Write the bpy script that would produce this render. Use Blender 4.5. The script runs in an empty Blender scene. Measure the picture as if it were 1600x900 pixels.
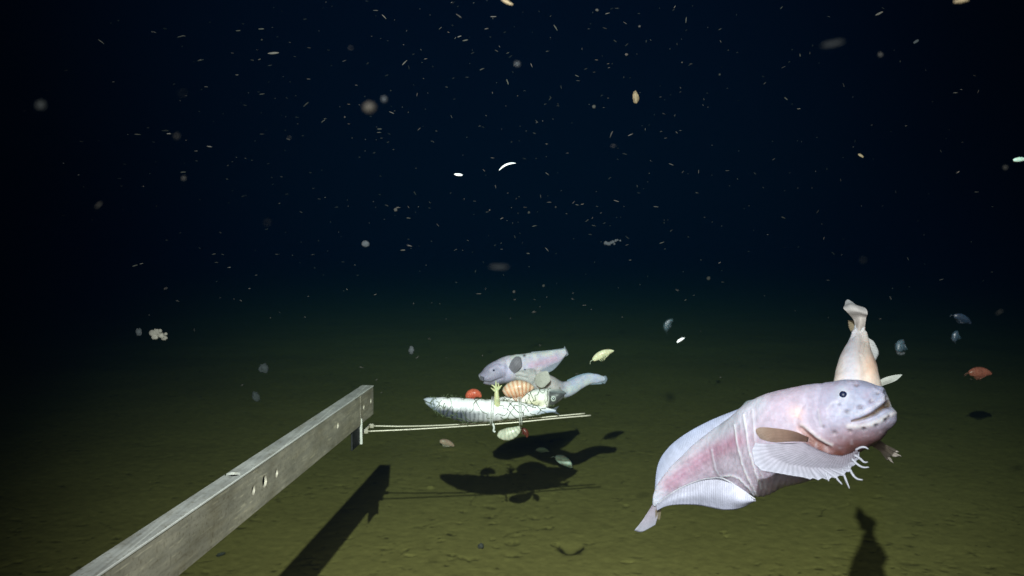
import bpy, math, random
import numpy as np
from mathutils import Matrix, Vector, Euler

rng = np.random.default_rng(7)
random.seed(7)
scene = bpy.context.scene
COL = scene.collection

# ------------------------------------------------------------------ camera
F = 1400.0                       # focal length in photograph pixels (1600 wide)
CAM = np.array([0.0, 0.0, 1.0])
PITCH = math.atan(75 / F)
_c, _s = math.cos(PITCH), math.sin(PITCH)
RIGHT = np.array([1.0, 0, 0]); FWD = np.array([0, _c, -_s]); UP = np.array([0, _s, _c])

def P(x, y, D):
    return CAM + D * (FWD + RIGHT * (x - 800) / F - UP * (y - 450) / F)

def proj(v):
    d = v - CAM
    z = d @ FWD
    return 800 + F * (d @ RIGHT) / z, 450 - F * (d @ UP) / z, z

cam = bpy.data.objects.new('camera', bpy.data.cameras.new('camera'))
COL.objects.link(cam); scene.camera = cam
cam.location = CAM
cam.rotation_euler = (math.pi / 2 - PITCH, 0, 0)
cam.data.sensor_width = 36; cam.data.lens = 36 * F / 1600
cam.data.clip_start = 0.02; cam.data.clip_end = 500
cam.data.dof.use_dof = True
cam.data.dof.focus_distance = 1.15
cam.data.dof.aperture_fstop = 14

# ------------------------------------------------------------------ water darkness, lamp, exposure
world = bpy.data.worlds.new('World'); scene.world = world
world.use_nodes = True
bg = world.node_tree.nodes['Background']
bg.inputs[0].default_value = (0.10, 0.35, 1.0, 1)
bg.inputs[1].default_value = 0.0012
scene.view_settings.view_transform = 'Standard'
scene.view_settings.look = 'None'
scene.view_settings.exposure = 0
scene.view_settings.gamma = 1

LAMP = CAM + 0.40 * np.array([-0.155, -0.235, 0.96])
def spot(name, loc, aim, watts, angle, blend, color, radius):
    l = bpy.data.lights.new(name, 'SPOT')
    l.energy = watts; l.spot_size = math.radians(angle); l.spot_blend = blend
    l.color = color; l.shadow_soft_size = radius
    l.use_nodes = True
    nt = l.node_tree
    em = nt.nodes['Emission']
    fo = nt.nodes.new('ShaderNodeLightFalloff'); fo.inputs['Strength'].default_value = 1.0
    nt.links.new(fo.outputs['Linear'], em.inputs['Strength'])
    o = bpy.data.objects.new(name, l); COL.objects.link(o)
    o.location = loc
    o.rotation_euler = Vector(aim - loc).to_track_quat('-Z', 'Y').to_euler()
    return o
spot('lander_lamp', LAMP, P(900, 705, 3.0), 119, 68, 1.0, (0.97, 0.955, 1.0), 0.006)
spot('shadow_fill_lamp', CAM + np.array([-0.10, -0.25, 0.12]), P(900, 700, 3.0), 24, 90, 1.0, (1.0, 0.95, 0.88), 0.12)  # added fill lamp near the camera, lifts the shadows
spot('upper_lander_lamp', CAM + np.array([0.0, -0.3, 0.5]), P(770, -60, 3.0), 110, 54, 1.0, (0.9, 0.97, 1.0), 0.01)

# ------------------------------------------------------------------ helpers
def link(name, me, mat=None, parent=None, loc=None):
    o = bpy.data.objects.new(name, me); COL.objects.link(o)
    if mat: me.materials.append(mat)
    if parent: o.parent = parent
    if loc is not None: o.location = loc
    return o

def mesh_obj(name, V, faces, mat, parent=None, cols=None, smooth=True, loc=None):
    """V in world space; the object's origin goes to the parent's origin or to loc / the centroid"""
    V = np.asarray(V, float)
    if parent is not None: org = np.array(parent['org'])
    else: org = np.array(loc) if loc is not None else V.mean(0)
    me = bpy.data.meshes.new(name)
    me.from_pydata((V - org).tolist(), [], faces)
    me.update()
    if smooth: me.polygons.foreach_set('use_smooth', [True] * len(me.polygons))
    if cols is not None:
        at = me.color_attributes.new('Col', 'FLOAT_COLOR', 'POINT')
        c4 = np.ones((len(V), 4)); c4[:, :cols.shape[1]] = cols
        at.data.foreach_set('color', c4.ravel())
    o = link(name, me, mat, parent, None if parent is not None else org)
    if parent is None: o['org'] = org.tolist()
    return o

def tag(o, label, cat, group=None, kind=None):
    if label: o['label'] = label
    if cat: o['category'] = cat
    if group: o['group'] = group
    if kind: o['kind'] = kind
    return o

def thing(name, loc, label, cat, group=None):
    o = bpy.data.objects.new(name, None); COL.objects.link(o)
    o.empty_display_size = 0.05
    o.location = loc; o['org'] = list(map(float, loc))
    return tag(o, label, cat, group)

def catmull(pts, ts):
    """pts (n,k), ts in 0..n-1"""
    pts = np.asarray(pts, float); n = len(pts)
    ts = np.clip(np.asarray(ts, float), 0, n - 1)
    i = np.minimum(ts.astype(int), n - 2); t = (ts - i)[:, None]
    p1 = pts[i]; p2 = pts[i + 1]
    p0 = np.where((i > 0)[:, None], pts[np.maximum(i - 1, 0)], 2 * p1 - p2)
    p3 = np.where((i < n - 2)[:, None], pts[np.minimum(i + 2, n - 1)], 2 * p2 - p1)
    return 0.5 * (2 * p1 + (p2 - p0) * t + (2 * p0 - 5 * p1 + 4 * p2 - p3) * t ** 2 + (3 * p1 - p0 - 3 * p2 + p3) * t ** 3)

def norm(a):
    return a / np.maximum(np.linalg.norm(a, axis=-1, keepdims=True), 1e-12)

def hash2(ix, iy, s):
    h = (ix * 374761393 + iy * 668265263 + s * 974711) & 0x7fffffff
    h = ((h ^ (h >> 13)) * 1274126177) & 0x7fffffff
    return ((h ^ (h >> 16)) & 0xffff) / 65535.0
def vnoise(x, y, s=0):
    ix = np.floor(x).astype(np.int64); iy = np.floor(y).astype(np.int64)
    fx = x - ix; fy = y - iy
    fx = fx * fx * (3 - 2 * fx); fy = fy * fy * (3 - 2 * fy)
    a = hash2(ix, iy, s); b = hash2(ix + 1, iy, s); c = hash2(ix, iy + 1, s); d = hash2(ix + 1, iy + 1, s)
    return (a * (1 - fx) + b * fx) * (1 - fy) + (c * (1 - fx) + d * fx) * fy - 0.5

def seg_dist(px, py, poly):
    """distance in px to a polyline, and the parameter 0..1 along it"""
    best = np.full(np.shape(px), 1e9); tt = np.zeros(np.shape(px))
    n = len(poly) - 1
    for k in range(n):
        (ax, ay), (bx, by) = poly[k][:2], poly[k + 1][:2]
        dx, dy = bx - ax, by - ay
        t = np.clip(((px - ax) * dx + (py - ay) * dy) / (dx * dx + dy * dy), 0, 1)
        d = np.hypot(px - ax - t * dx, py - ay - t * dy)
        m = d < best
        best = np.where(m, d, best); tt = np.where(m, (k + t) / n, tt)
    return best, tt
def g(d, s): return np.exp(-(d / s) ** 2)
def mixc(c, new, w):
    w = np.clip(w, 0, 1)[..., None]
    return c * (1 - w) + np.array(new) * w

# ---- lofted body -----------------------------------------------------
class Loft:
    """stations (px, py, depth, up px, down px, side px) from tail to head"""
    def __init__(self, st, N=120, M=64, e=0.95, upsign=1, upref=None, power=1.0):
        st = np.asarray(st, float); n = len(st)
        ts = np.linspace(0, n - 1, N)
        q = catmull(st, ts); q[:, 3:] = np.maximum(q[:, 3:], 0.3)
        c = np.array([P(*r[:3]) for r in q]); sc = (q[:, 2] / F)[:, None]
        k = np.array([0.25, 0.5, 0.25])
        T = norm(np.gradient(c, axis=0))
        for _ in range(6):
            T[1:-1] = 0.25 * T[:-2] + 0.5 * T[1:-1] + 0.25 * T[2:]
        T = norm(T)
        Vw = norm(CAM - c)
        S = norm(Vw - (Vw * T).sum(1)[:, None] * T)
        U = np.cross(S, T) * upsign
        a = np.linspace(0, 2 * np.pi, M, endpoint=False)
        ca, sa = np.cos(a), np.sin(a)
        pc = np.sign(ca) * np.abs(ca) ** e; ps = np.sign(sa) * np.abs(sa) ** e
        h = np.where(ca[None] > 0, q[:, 3:4], q[:, 4:5]) * sc
        G = c[:, None] + U[:, None] * (h * pc[None])[..., None] + S[:, None] * (q[:, 5:6] * sc * ps[None])[..., None]
        self.G = G; self.c = c; self.T = T; self.U = U; self.S = S; self.N = N; self.M = M; self.a = a; self.q = q
        self.u = np.linspace(0, 1, N)
    def normals(self):
        du = np.gradient(self.G, axis=0)
        dv = np.roll(self.G, -1, 1) - np.roll(self.G, 1, 1)
        n = norm(np.cross(du, dv))
        out = self.G - self.c[:, None]
        sg = np.sign((n * out).sum(-1)[4:-4].sum())
        return n * sg
    def px(self):
        return proj(self.G)
    def push(self, amount):
        """amount in metres along the normal"""
        self.G = self.G + self.normals() * amount[..., None]
    def mesh(self, name, mat, parent, cols=None):
        N, M = self.N, self.M
        V = self.G.reshape(-1, 3)
        idx = np.arange(N * M).reshape(N, M)
        f = np.stack([idx[:-1], np.roll(idx[:-1], -1, 1), np.roll(idx[1:], -1, 1), idx[1:]], -1).reshape(-1, 4).tolist()
        V = np.vstack([V, self.G[0].mean(0), self.G[-1].mean(0)])
        for j in range(M):
            f.append([N * M, (j + 1) % M, j]); f.append([N * M + 1, (N - 1) * M + j, (N - 1) * M + (j + 1) % M])
        cc = None
        if cols is not None:
            cc = np.vstack([cols.reshape(-1, 3), cols[0].mean(0), cols[-1].mean(0)])
        return mesh_obj(name, V, f, mat, parent, cc)
    def at(self, u, a):
        """surface point for u 0..1 and angle a"""
        i = np.clip(u, 0, 1) * (self.N - 1); i0 = min(int(i), self.N - 2); fi = i - i0
        j = (a / (2 * np.pi)) % 1 * self.M; j0 = int(j) % self.M; fj = j - int(j); j1 = (j0 + 1) % self.M
        G = self.G
        return (G[i0, j0] * (1 - fj) + G[i0, j1] * fj) * (1 - fi) + (G[i0 + 1, j0] * (1 - fj) + G[i0 + 1, j1] * fj) * fi
    def find(self, x, y, near=True):
        X, Y, Z = self.px(); n = self.normals()
        fac = ((CAM - self.G) * n).sum(-1)
        d = np.hypot(X - x, Y - y) + np.where((fac > 0) == near, 0, 1e4)
        i = np.unravel_index(np.argmin(d), d.shape)
        return self.G[i], n[i], i

def resample(row, us):
    row = [tuple(r) for r in row]
    if len(row[0]) == 4:
        ku = [r[3] for r in row]
        return np.stack([np.interp(us, ku, [r[k] for r in row]) for k in range(3)], 1)
    return catmull(np.array(row), us * (len(row) - 1))

def patch(name, rows, mat, parent, nu=60, nv=14, thick=0.0009, rays=0, amp=0.0004, cols=None, linear_v=False, wave=0.0, label=None, ray_con=0.10):
    """thin fin: rows of (px, py, depth[, u]) from base to edge"""
    us = np.linspace(0, 1, nu)
    R = np.array([resample(r, us) for r in rows])          # rows, nu, 3
    vs = np.linspace(0, len(rows) - 1, nv)
    if linear_v:
        i = np.minimum(vs.astype(int), len(rows) - 2); t = (vs - i)[:, None, None]
        Q = R[i] * (1 - t) + R[i + 1] * t
    else:
        Q = catmull(R.reshape(len(rows), -1), vs).reshape(nv, nu, 3)
    d = (Q[..., 2:3])
    W = CAM + d * (FWD + RIGHT * (Q[..., 0:1] - 800) / F - UP * (Q[..., 1:2] - 450) / F)
    n = norm(np.cross(np.gradient(W, axis=0), np.gradient(W, axis=1)))
    vv = np.linspace(0, 1, nv)[:, None]
    ph = us[None] * rays * 2 * np.pi
    if rays: W = W + n * (amp * np.sin(ph) * np.ones_like(vv))[..., None]
    if wave: W = W + n * (wave * vv * np.sin(us[None] * 9 + 2 * vv))[..., None]
    th = thick * (1.0 - 0.6 * vv) * np.ones_like(us)[None] * (1 + (0.12 * np.sin(ph) if rays else 0))
    A = W + n * th[..., None] / 2; B = W - n * th[..., None] / 2
    V = np.vstack([A.reshape(-1, 3), B.reshape(-1, 3)])
    k = nu * nv; idx = np.arange(k).reshape(nv, nu); f = []
    q = np.stack([idx[:-1, :-1], idx[:-1, 1:], idx[1:, 1:], idx[1:, :-1]], -1).reshape(-1, 4)
    f += q.tolist(); f += (q[:, ::-1] + k).tolist()
    loop = list(idx[0]) + list(idx[1:, -1]) + list(idx[-1, ::-1][1:]) + list(idx[::-1, 0][1:-1])
    for i in range(len(loop)):
        a, b = int(loop[i]), int(loop[(i + 1) % len(loop)])
        f.append([b, a, a + k, b + k])
    base = np.array(cols[0]); edge = np.array(cols[1])
    C = base * (1 - vv[..., None]) + edge * vv[..., None] + np.zeros((nv, nu, 1))
    if rays: C = C * (1 + ray_con * np.sin(ph)[..., None])
    o = mesh_obj(name, V, f, mat, parent, np.vstack([C.reshape(-1, 3)] * 2))
    if label: o['label'] = label
    return o

def tube_geo(pts, r, seg=8, cap=True):
    pts = np.asarray(pts, float); n = len(pts)
    r = np.broadcast_to(np.asarray(r, float), (n,))
    T = norm(np.gradient(pts, axis=0))
    ref = np.array([0.31, 0.2, 0.93]); 
    if abs(T[0] @ ref) > 0.9: ref = np.array([0.9, 0.3, 0.1])
    A = norm(np.cross(T, ref)); B = np.cross(T, A)
    a = np.linspace(0, 2 * np.pi, seg, endpoint=False)
    G = pts[:, None] + r[:, None, None] * (A[:, None] * np.cos(a)[None, :, None] + B[:, None] * np.sin(a)[None, :, None])
    idx = np.arange(n * seg).reshape(n, seg)
    f = np.stack([idx[:-1], np.roll(idx[:-1], -1, 1), np.roll(idx[1:], -1, 1), idx[1:]], -1).reshape(-1, 4).tolist()
    if cap: f += [idx[0][::-1].tolist(), idx[-1].tolist()]
    return G.reshape(-1, 3), f
def join(geos):
    V, f, o = [], [], 0
    for v, fs in geos:
        V.append(v); f += [[i + o for i in x] for x in fs]; o += len(v)
    return np.vstack(V), f
def sphere_geo(c, r, seg=24, rings=14, axis=None, flat=1.0):
    V, f = [], []
    ax = np.array([0, 0, 1.0]) if axis is None else norm(np.array(axis))
    ref = np.array([1.0, 0, 0]) if abs(ax[0]) < 0.8 else np.array([0, 1.0, 0])
    A = norm(np.cross(ax, ref)); B = np.cross(ax, A)
    for i in range(rings + 1):
        th = math.pi * i / rings
        for j in range(seg):
            p = 2 * math.pi * j / seg
            V.append(c + r * (math.sin(th) * (A * math.cos(p) + B * math.sin(p)) + ax * math.cos(th) * flat))
    for i in range(rings):
        for j in range(seg):
            f.append([i * seg + j, (i + 1) * seg + j, (i + 1) * seg + (j + 1) % seg, i * seg + (j + 1) % seg])
    return np.array(V), f

# ------------------------------------------------------------------ materials
def mat_new(name):
    m = bpy.data.materials.new(name); m.use_nodes = True
    nt = m.node_tree; return m, nt, nt.nodes['Principled BSDF'], nt.nodes['Material Output']
def nd(nt, t, **k):
    n = nt.nodes.new(t)
    for a, b in k.items(): setattr(n, a, b)
    return n
def obj_coords(nt, scale=(1, 1, 1)):
    tc = nd(nt, 'ShaderNodeTexCoord'); mp = nd(nt, 'ShaderNodeMapping')
    mp.inputs['Scale'].default_value = scale
    nt.links.new(tc.outputs['Object'], mp.inputs['Vector'])
    return mp.outputs['Vector']
def noise(nt, vec, scale, detail=4, rough=0.6):
    n = nd(nt, 'ShaderNodeTexNoise'); n.inputs['Scale'].default_value = scale
    n.inputs['Detail'].default_value = detail; n.inputs['Roughness'].default_value = rough
    nt.links.new(vec, n.inputs['Vector']); return n.outputs['Fac']
def ramp(nt, fac, stops):
    r = nd(nt, 'ShaderNodeValToRGB'); el = r.color_ramp.elements
    while len(el) < len(stops): el.new(0.5)
    for e, (p, c) in zip(el, stops): e.position = p; e.color = (*c, 1)
    nt.links.new(fac, r.inputs['Fac']); return r.outputs['Color']
def mul(nt, a, b, fac=1.0, mode='MULTIPLY'):
    m = nd(nt, 'ShaderNodeMix', data_type='RGBA', blend_type=mode)
    m.inputs['Factor'].default_value = fac
    for s, v in ((m.inputs['A'], a), (m.inputs['B'], b)):
        if isinstance(v, tuple): s.default_value = (*v, 1)
        else: nt.links.new(v, s)
    return m.outputs['Result']
def bump(nt, h, strength, dist=0.001):
    b = nd(nt, 'ShaderNodeBump'); b.inputs['Strength'].default_value = strength
    b.inputs['Distance'].default_value = dist; nt.links.new(h, b.inputs['Height']); return b.outputs['Normal']

def skin_mat(name, sss=0.25, rough=0.42, mottle=0.12, bumps=0.35, scale=260, val=1.0):
    m, nt, b, out = mat_new(name)
    at = nd(nt, 'ShaderNodeVertexColor'); at.layer_name = 'Col'
    v = obj_coords(nt)
    n1 = noise(nt, v, 90, 5); n2 = noise(nt, v, scale, 3)
    c = mul(nt, at.outputs['Color'], ramp(nt, n1, [(0.3, (val * (1 - mottle),) * 3), (0.7, (val * (1 + mottle * 0.5),) * 3)]))
    nt.links.new(c, b.inputs['Base Color'])
    b.inputs['Roughness'].default_value = rough
    b.inputs['Specular IOR Level'].default_value = 0.35
    b.inputs['Subsurface Weight'].default_value = sss
    b.inputs['Subsurface Radius'].default_value = (1.0, 0.45, 0.35)
    b.inputs['Subsurface Scale'].default_value = 0.012
    add = nd(nt, 'ShaderNodeMath', operation='ADD'); nt.links.new(n1, add.inputs[0]); nt.links.new(n2, add.inputs[1])
    nt.links.new(bump(nt, add.outputs[0], bumps, 0.0012), b.inputs['Normal'])
    return m
def fin_mat(name, alpha=0.8, trans=0.35, rough=0.5, val=0.68):
    m, nt, b, out = mat_new(name)
    at = nd(nt, 'ShaderNodeVertexColor'); at.layer_name = 'Col'
    v = obj_coords(nt)
    n1 = noise(nt, v, 140, 4)
    c = mul(nt, at.outputs['Color'], ramp(nt, n1, [(0.3, (0.84 * val,) * 3), (0.7, (1.05 * val,) * 3)]))
    nt.links.new(c, b.inputs['Base Color']); b.inputs['Roughness'].default_value = rough
    b.inputs['Specular IOR Level'].default_value = 0.3
    nt.links.new(bump(nt, noise(nt, v, 420, 3), 0.3, 0.0008), b.inputs['Normal'])
    tr = nd(nt, 'ShaderNodeBsdfTranslucent'); nt.links.new(c, tr.inputs['Color'])
    mx = nd(nt, 'ShaderNodeMixShader'); mx.inputs[0].default_value = trans
    nt.links.new(b.outputs[0], mx.inputs[1]); nt.links.new(tr.outputs[0], mx.inputs[2])
    tp = nd(nt, 'ShaderNodeBsdfTransparent')
    m2 = nd(nt, 'ShaderNodeMixShader'); m2.inputs[0].default_value = alpha
    nt.links.new(tp.outputs[0], m2.inputs[1]); nt.links.new(mx.outputs[0], m2.inputs[2])
    nt.links.new(m2.outputs[0], out.inputs['Surface'])
    return m
def plain(name, col, rough=0.5, metal=0.0, var=0.25, scale=120, bumps=0.2, sss=0.0, spec=0.5, alpha=1.0):
    m, nt, b, out = mat_new(name)
    v = obj_coords(nt); n = noise(nt, v, scale, 5)
    lo = tuple(c * (1 - var) for c in col); hi = tuple(min(1, c * (1 + var)) for c in col)
    nt.links.new(ramp(nt, n, [(0.3, lo), (0.7, hi)]), b.inputs['Base Color'])
    b.inputs['Roughness'].default_value = rough; b.inputs['Metallic'].default_value = metal
    b.inputs['Specular IOR Level'].default_value = spec
    b.inputs['Subsurface Weight'].default_value = sss; b.inputs['Subsurface Scale'].default_value = 0.004
    b.inputs['Alpha'].default_value = alpha
    if bumps: nt.links.new(bump(nt, n, bumps, 0.001), b.inputs['Normal'])
    return m

M_skin = skin_mat('snailfish_skin', sss=.3, rough=.50, bumps=.45, val=0.62)
M_fin = fin_mat('snailfish_fin', 0.86, 0.3)
M_thin = fin_mat('snailfish_thin_fin', 0.62, 0.35)
M_lobe = fin_mat('snailfish_lobe', 0.95, 0.25, 0.6)
M_eye = plain('eye_black', (0.004, 0.008, 0.035), 0.42, var=0.1, bumps=0, spec=0.35)
M_iris = plain('eye_rim', (0.66, 0.69, 0.8), 0.35, var=0.1, bumps=0)
M_scale = skin_mat('mackerel_skin', 0.0, 0.36, 0.15, 0.3, 500)
M_scale.node_tree.nodes['Principled BSDF'].inputs['Specular IOR Level'].default_value = 0.5
M_scale.node_tree.nodes['Principled BSDF'].inputs['Metallic'].default_value = 0
M_shell = skin_mat('amphipod_shell', 0.3, 0.3, 0.1, 0.15, 400)

def beam_mat(name, base, streak):
    m, nt, b, out = mat_new(name)
    v = obj_coords(nt)
    n1 = noise(nt, v, 14, 8, 0.65); n2 = noise(nt, obj_coords(nt, (40, 1.6, 40)), 3.0, 5, 0.6); n3 = noise(nt, v, 220, 4)
    c = ramp(nt, n1, [(0.28, tuple(x * 0.74 for x in base)), (0.5, base), (0.72, tuple(x * 1.22 for x in base))])
    c = mul(nt, c, ramp(nt, n2, [(0.30, (0.80, 0.80, 0.80)), (0.50, (1, 1, 1)), (0.70, streak)]))
    sp = ramp(nt, n3, [(0.33, (0.55, 0.5, 0.42)), (0.45, (1, 1, 1))])
    c = mul(nt, c, sp, 0.7)
    sc1 = noise(nt, obj_coords(nt, (150, 1.3, 150)), 1.6, 3, 0.5); sc2 = noise(nt, obj_coords(nt, (30, 9, 24)), 1.0, 6, 0.65)
    c = mul(nt, c, ramp(nt, sc1, [(0.30, (0.84, 0.82, 0.78)), (0.42, (1, 1, 1)), (0.62, (1, 1, 1)), (0.68, (1.5, 1.5, 1.45))]), 0.9)
    c = mul(nt, c, ramp(nt, sc2, [(0.34, (0.80, 0.77, 0.70)), (0.50, (1, 1, 1)), (0.72, (1.15, 1.13, 1.1))]), 0.9)
    nt.links.new(c, b.inputs['Base Color'])
    b.inputs['Metallic'].default_value = 0.35
    rr = nd(nt, 'ShaderNodeMapRange'); rr.inputs['To Min'].default_value = 0.38; rr.inputs['To Max'].default_value = 0.68
    nt.links.new(n1, rr.inputs['Value']); nt.links.new(rr.outputs[0], b.inputs['Roughness'])
    nt.links.new(bump(nt, n3, 0.25, 0.0008), b.inputs['Normal'])
    return m
M_web = beam_mat('weathered_aluminium', (0.56, 0.52, 0.43), (1.25, 1.24, 1.2))
M_top = beam_mat('weathered_aluminium_flange', (0.66, 0.67, 0.64), (1.2, 1.2, 1.2))
M_edge = plain('bare_edge_glint', (0.9, 0.9, 0.86), 0.3, 0.0, 0.12, 40, 0.1)  # bare edge metal with its glint put into the pale colour
M_steel = plain('steel_rod', (0.56, 0.52, 0.42), 0.38, 0.3, 0.05, 12, 0.0)
M_white = plain('white_bracket', (0.55, 0.55, 0.5), 0.5, 0.1, 0.2, 90, 0.15)
M_plate_shade = plain('dark_plate_and_shade', (0.008, 0.009, 0.008), 0.6, 0.1, 0.4, 90, 0.15)

# ------------------------------------------------------------------ seabed
def ground_px(x, y):
    r = P(x, y, 1.0) - CAM
    return CAM + r * (-1.0 / r[2])
def build_seabed():
    m, nt, b, out = mat_new('sediment')
    v = obj_coords(nt)
    n1 = noise(nt, v, 2.2, 6, 0.55); n2 = noise(nt, v, 26, 6, 0.6); n3 = noise(nt, v, 160, 4, 0.6)
    c = ramp(nt, n1, [(0.3, (0.285, 0.240, 0.074)), (0.7, (0.330, 0.278, 0.088))])
    c = mul(nt, c, ramp(nt, n2, [(0.3, (0.82, 0.82, 0.80)), (0.7, (1.1, 1.1, 1.1))]))
    c = mul(nt, c, ramp(nt, n3, [(0.30, (0.62, 0.6, 0.55)), (0.40, (1, 1, 1)), (0.76, (1, 1, 1)), (0.82, (1.2, 1.2, 1.2))]))
    at = nd(nt, 'ShaderNodeVertexColor'); at.layer_name = 'Col'
    c = mul(nt, c, at.outputs['Color'])
    nt.links.new(c, b.inputs['Base Color'])
    b.inputs['Roughness'].default_value = 0.95; b.inputs['Specular IOR Level'].default_value = 0.1
    add = nd(nt, 'ShaderNodeMath', operation='ADD'); nt.links.new(n2, add.inputs[0]); nt.links.new(n3, add.inputs[1])
    nt.links.new(bump(nt, add.outputs[0], 0.22, 0.0012), b.inputs['Normal'])
    ys = [-120, -40, -12, -4, -1, 0.4, 1.2, 1.8, 2.2]
    y = 2.4
    while y < 5.5: ys.append(y); y += 0.0065 * (y / 2.5) ** 1.6
    while y < 14: ys.append(y); y += 0.03 * (y / 5.5) ** 2
    while y < 130: ys.append(y); y *= 1.12
    ys = np.array(ys)
    k = np.concatenate([[-30, -8, -3, -1.6, -1.1], np.linspace(-0.72, 0.72, 1150), [1.1, 1.6, 3, 8, 30]])
    K, Y = np.meshgrid(k, ys)
    X = K * (np.maximum(Y, 1.2) * 0.92 + 0.1)
    Z = 0.014 * vnoise(X * 0.9, Y * 0.9, 1) + 0.0025 * vnoise(X * 3.7, Y * 3.7, 2) + 0.0012 * vnoise(X * 11, Y * 11, 3) \
        + 0.0012 * vnoise(X * 31, Y * 31, 4) + 0.0013 * vnoise(X * 75, Y * 75, 5)
    fade = np.clip((14 - Y) / 6, 0, 1) * np.clip((Y - 1.8) / 0.4, 0, 1)
    # foraging pits and little lumps, in patches
    pit = np.zeros_like(X); mark = np.zeros_like(X)
    msk = vnoise(X * 2.1 + 5, Y * 2.1, 8) > 0.02
    def dent(cx, cy, rx, ry, depth, ang=0.0, dark=0.8):
        ca, sa = math.cos(ang), math.sin(ang)
        i = np.abs(Y - cy) < 3 * max(rx, ry)
        rows = np.where(i.any(1))[0]
        if not len(rows): return
        s = slice(rows[0], rows[-1] + 1)
        dx, dy = X[s] - cx, Y[s] - cy
        d = ((dx * ca + dy * sa) / rx) ** 2 + ((-dx * sa + dy * ca) / ry) ** 2
        e = np.exp(-d ** 2)
        pit[s] += -depth * e
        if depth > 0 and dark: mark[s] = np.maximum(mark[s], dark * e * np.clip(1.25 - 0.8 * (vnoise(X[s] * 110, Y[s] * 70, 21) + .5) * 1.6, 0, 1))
    for _ in range(4200):
        cy = 2.4 + 5.0 * rng.random() ** 1.6; cx = (rng.random() - 0.5) * 1.5 * cy * 1.0
        if vnoise(np.array([cx * 2.1 + 5]), np.array([cy * 2.1]), 8)[0] < 0.02 and rng.random() < 0.86: continue
        r = 0.0034 + 0.0085 * rng.random() ** 3
        dent(cx, cy, r * (1 + 1.6 * rng.random()), r * 1.15, r * 0.25, rng.normal() * .5, 0.25 + 0.6 * rng.random())
    for _ in range(500):
        cy = 2.4 + 4.0 * rng.random() ** 1.6; cx = (rng.random() - 0.5) * 1.5 * cy
        r = 0.006 + 0.012 * rng.random() ** 2
        dent(cx, cy, r * (1 + rng.random()), r, -r * 0.08, rng.random() * 3)
    # short wandering furrows
    for _ in range(70):
        cy = 2.45 + 2.0 * rng.random(); cx = (rng.random() - 0.5) * 1.3 * cy; an = rng.random() * 6.3; dk = .2 + .5 * rng.random()
        for st in range(int(4 + 10 * rng.random())):
            an += (rng.random() - .5) * 1.2; cx += math.cos(an) * .012; cy += math.sin(an) * .012
            dent(cx, cy, 0.007, 0.0045, 0.0022, an, dk)
    for (px, py, rx, ry, dp) in ((672, 761, .016, .02, -.016), (800, 848, .022, .022, .012), (770, 842, .01, .01, .012), (1130, 832, .012, .01, .012),
                                 (1135, 838, .008, .012, .01), (978, 790, .012, .012, .012), (1010, 720, .01, .01, .01), (1090, 838, .008, .006, .01), (610, 790, .008, .006, .01), (690, 845, .012, .008, .01), (775, 855, .010, .008, .01), (965, 782, .012, .006, .01), (640, 868, .02, .008, .012), (980, 878, .02, .008, .014)):
        q = ground_px(px, py); dent(q[0], q[1], rx, ry, dp * .5, 0, .75)
    Z = (Z + pit) * fade
    # the open burrow: a shallow hollow, near-wall shade painted as a dark crescent
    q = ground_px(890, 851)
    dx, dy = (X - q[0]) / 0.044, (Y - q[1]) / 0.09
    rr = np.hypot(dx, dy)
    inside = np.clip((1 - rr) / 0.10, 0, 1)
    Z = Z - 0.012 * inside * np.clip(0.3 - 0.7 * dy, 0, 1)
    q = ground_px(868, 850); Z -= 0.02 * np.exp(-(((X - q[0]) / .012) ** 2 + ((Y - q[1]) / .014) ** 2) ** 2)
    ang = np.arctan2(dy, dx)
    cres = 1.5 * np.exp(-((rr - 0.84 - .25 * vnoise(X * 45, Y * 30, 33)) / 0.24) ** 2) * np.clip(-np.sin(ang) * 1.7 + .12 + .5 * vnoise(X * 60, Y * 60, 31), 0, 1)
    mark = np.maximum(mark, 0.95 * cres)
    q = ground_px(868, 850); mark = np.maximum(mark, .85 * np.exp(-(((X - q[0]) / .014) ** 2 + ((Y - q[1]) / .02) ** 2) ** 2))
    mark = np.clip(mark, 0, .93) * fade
    V = np.stack([X, Y, Z], -1).reshape(-1, 3)
    ny, nx = X.shape; idx = np.arange(nx * ny).reshape(ny, nx)
    f = np.stack([idx[:-1, :-1], idx[:-1, 1:], idx[1:, 1:], idx[1:, :-1]], -1).reshape(-1, 4).tolist()
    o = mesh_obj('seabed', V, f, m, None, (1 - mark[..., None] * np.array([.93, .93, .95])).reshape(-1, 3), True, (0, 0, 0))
    o['kind'] = 'structure'
build_seabed()

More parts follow.
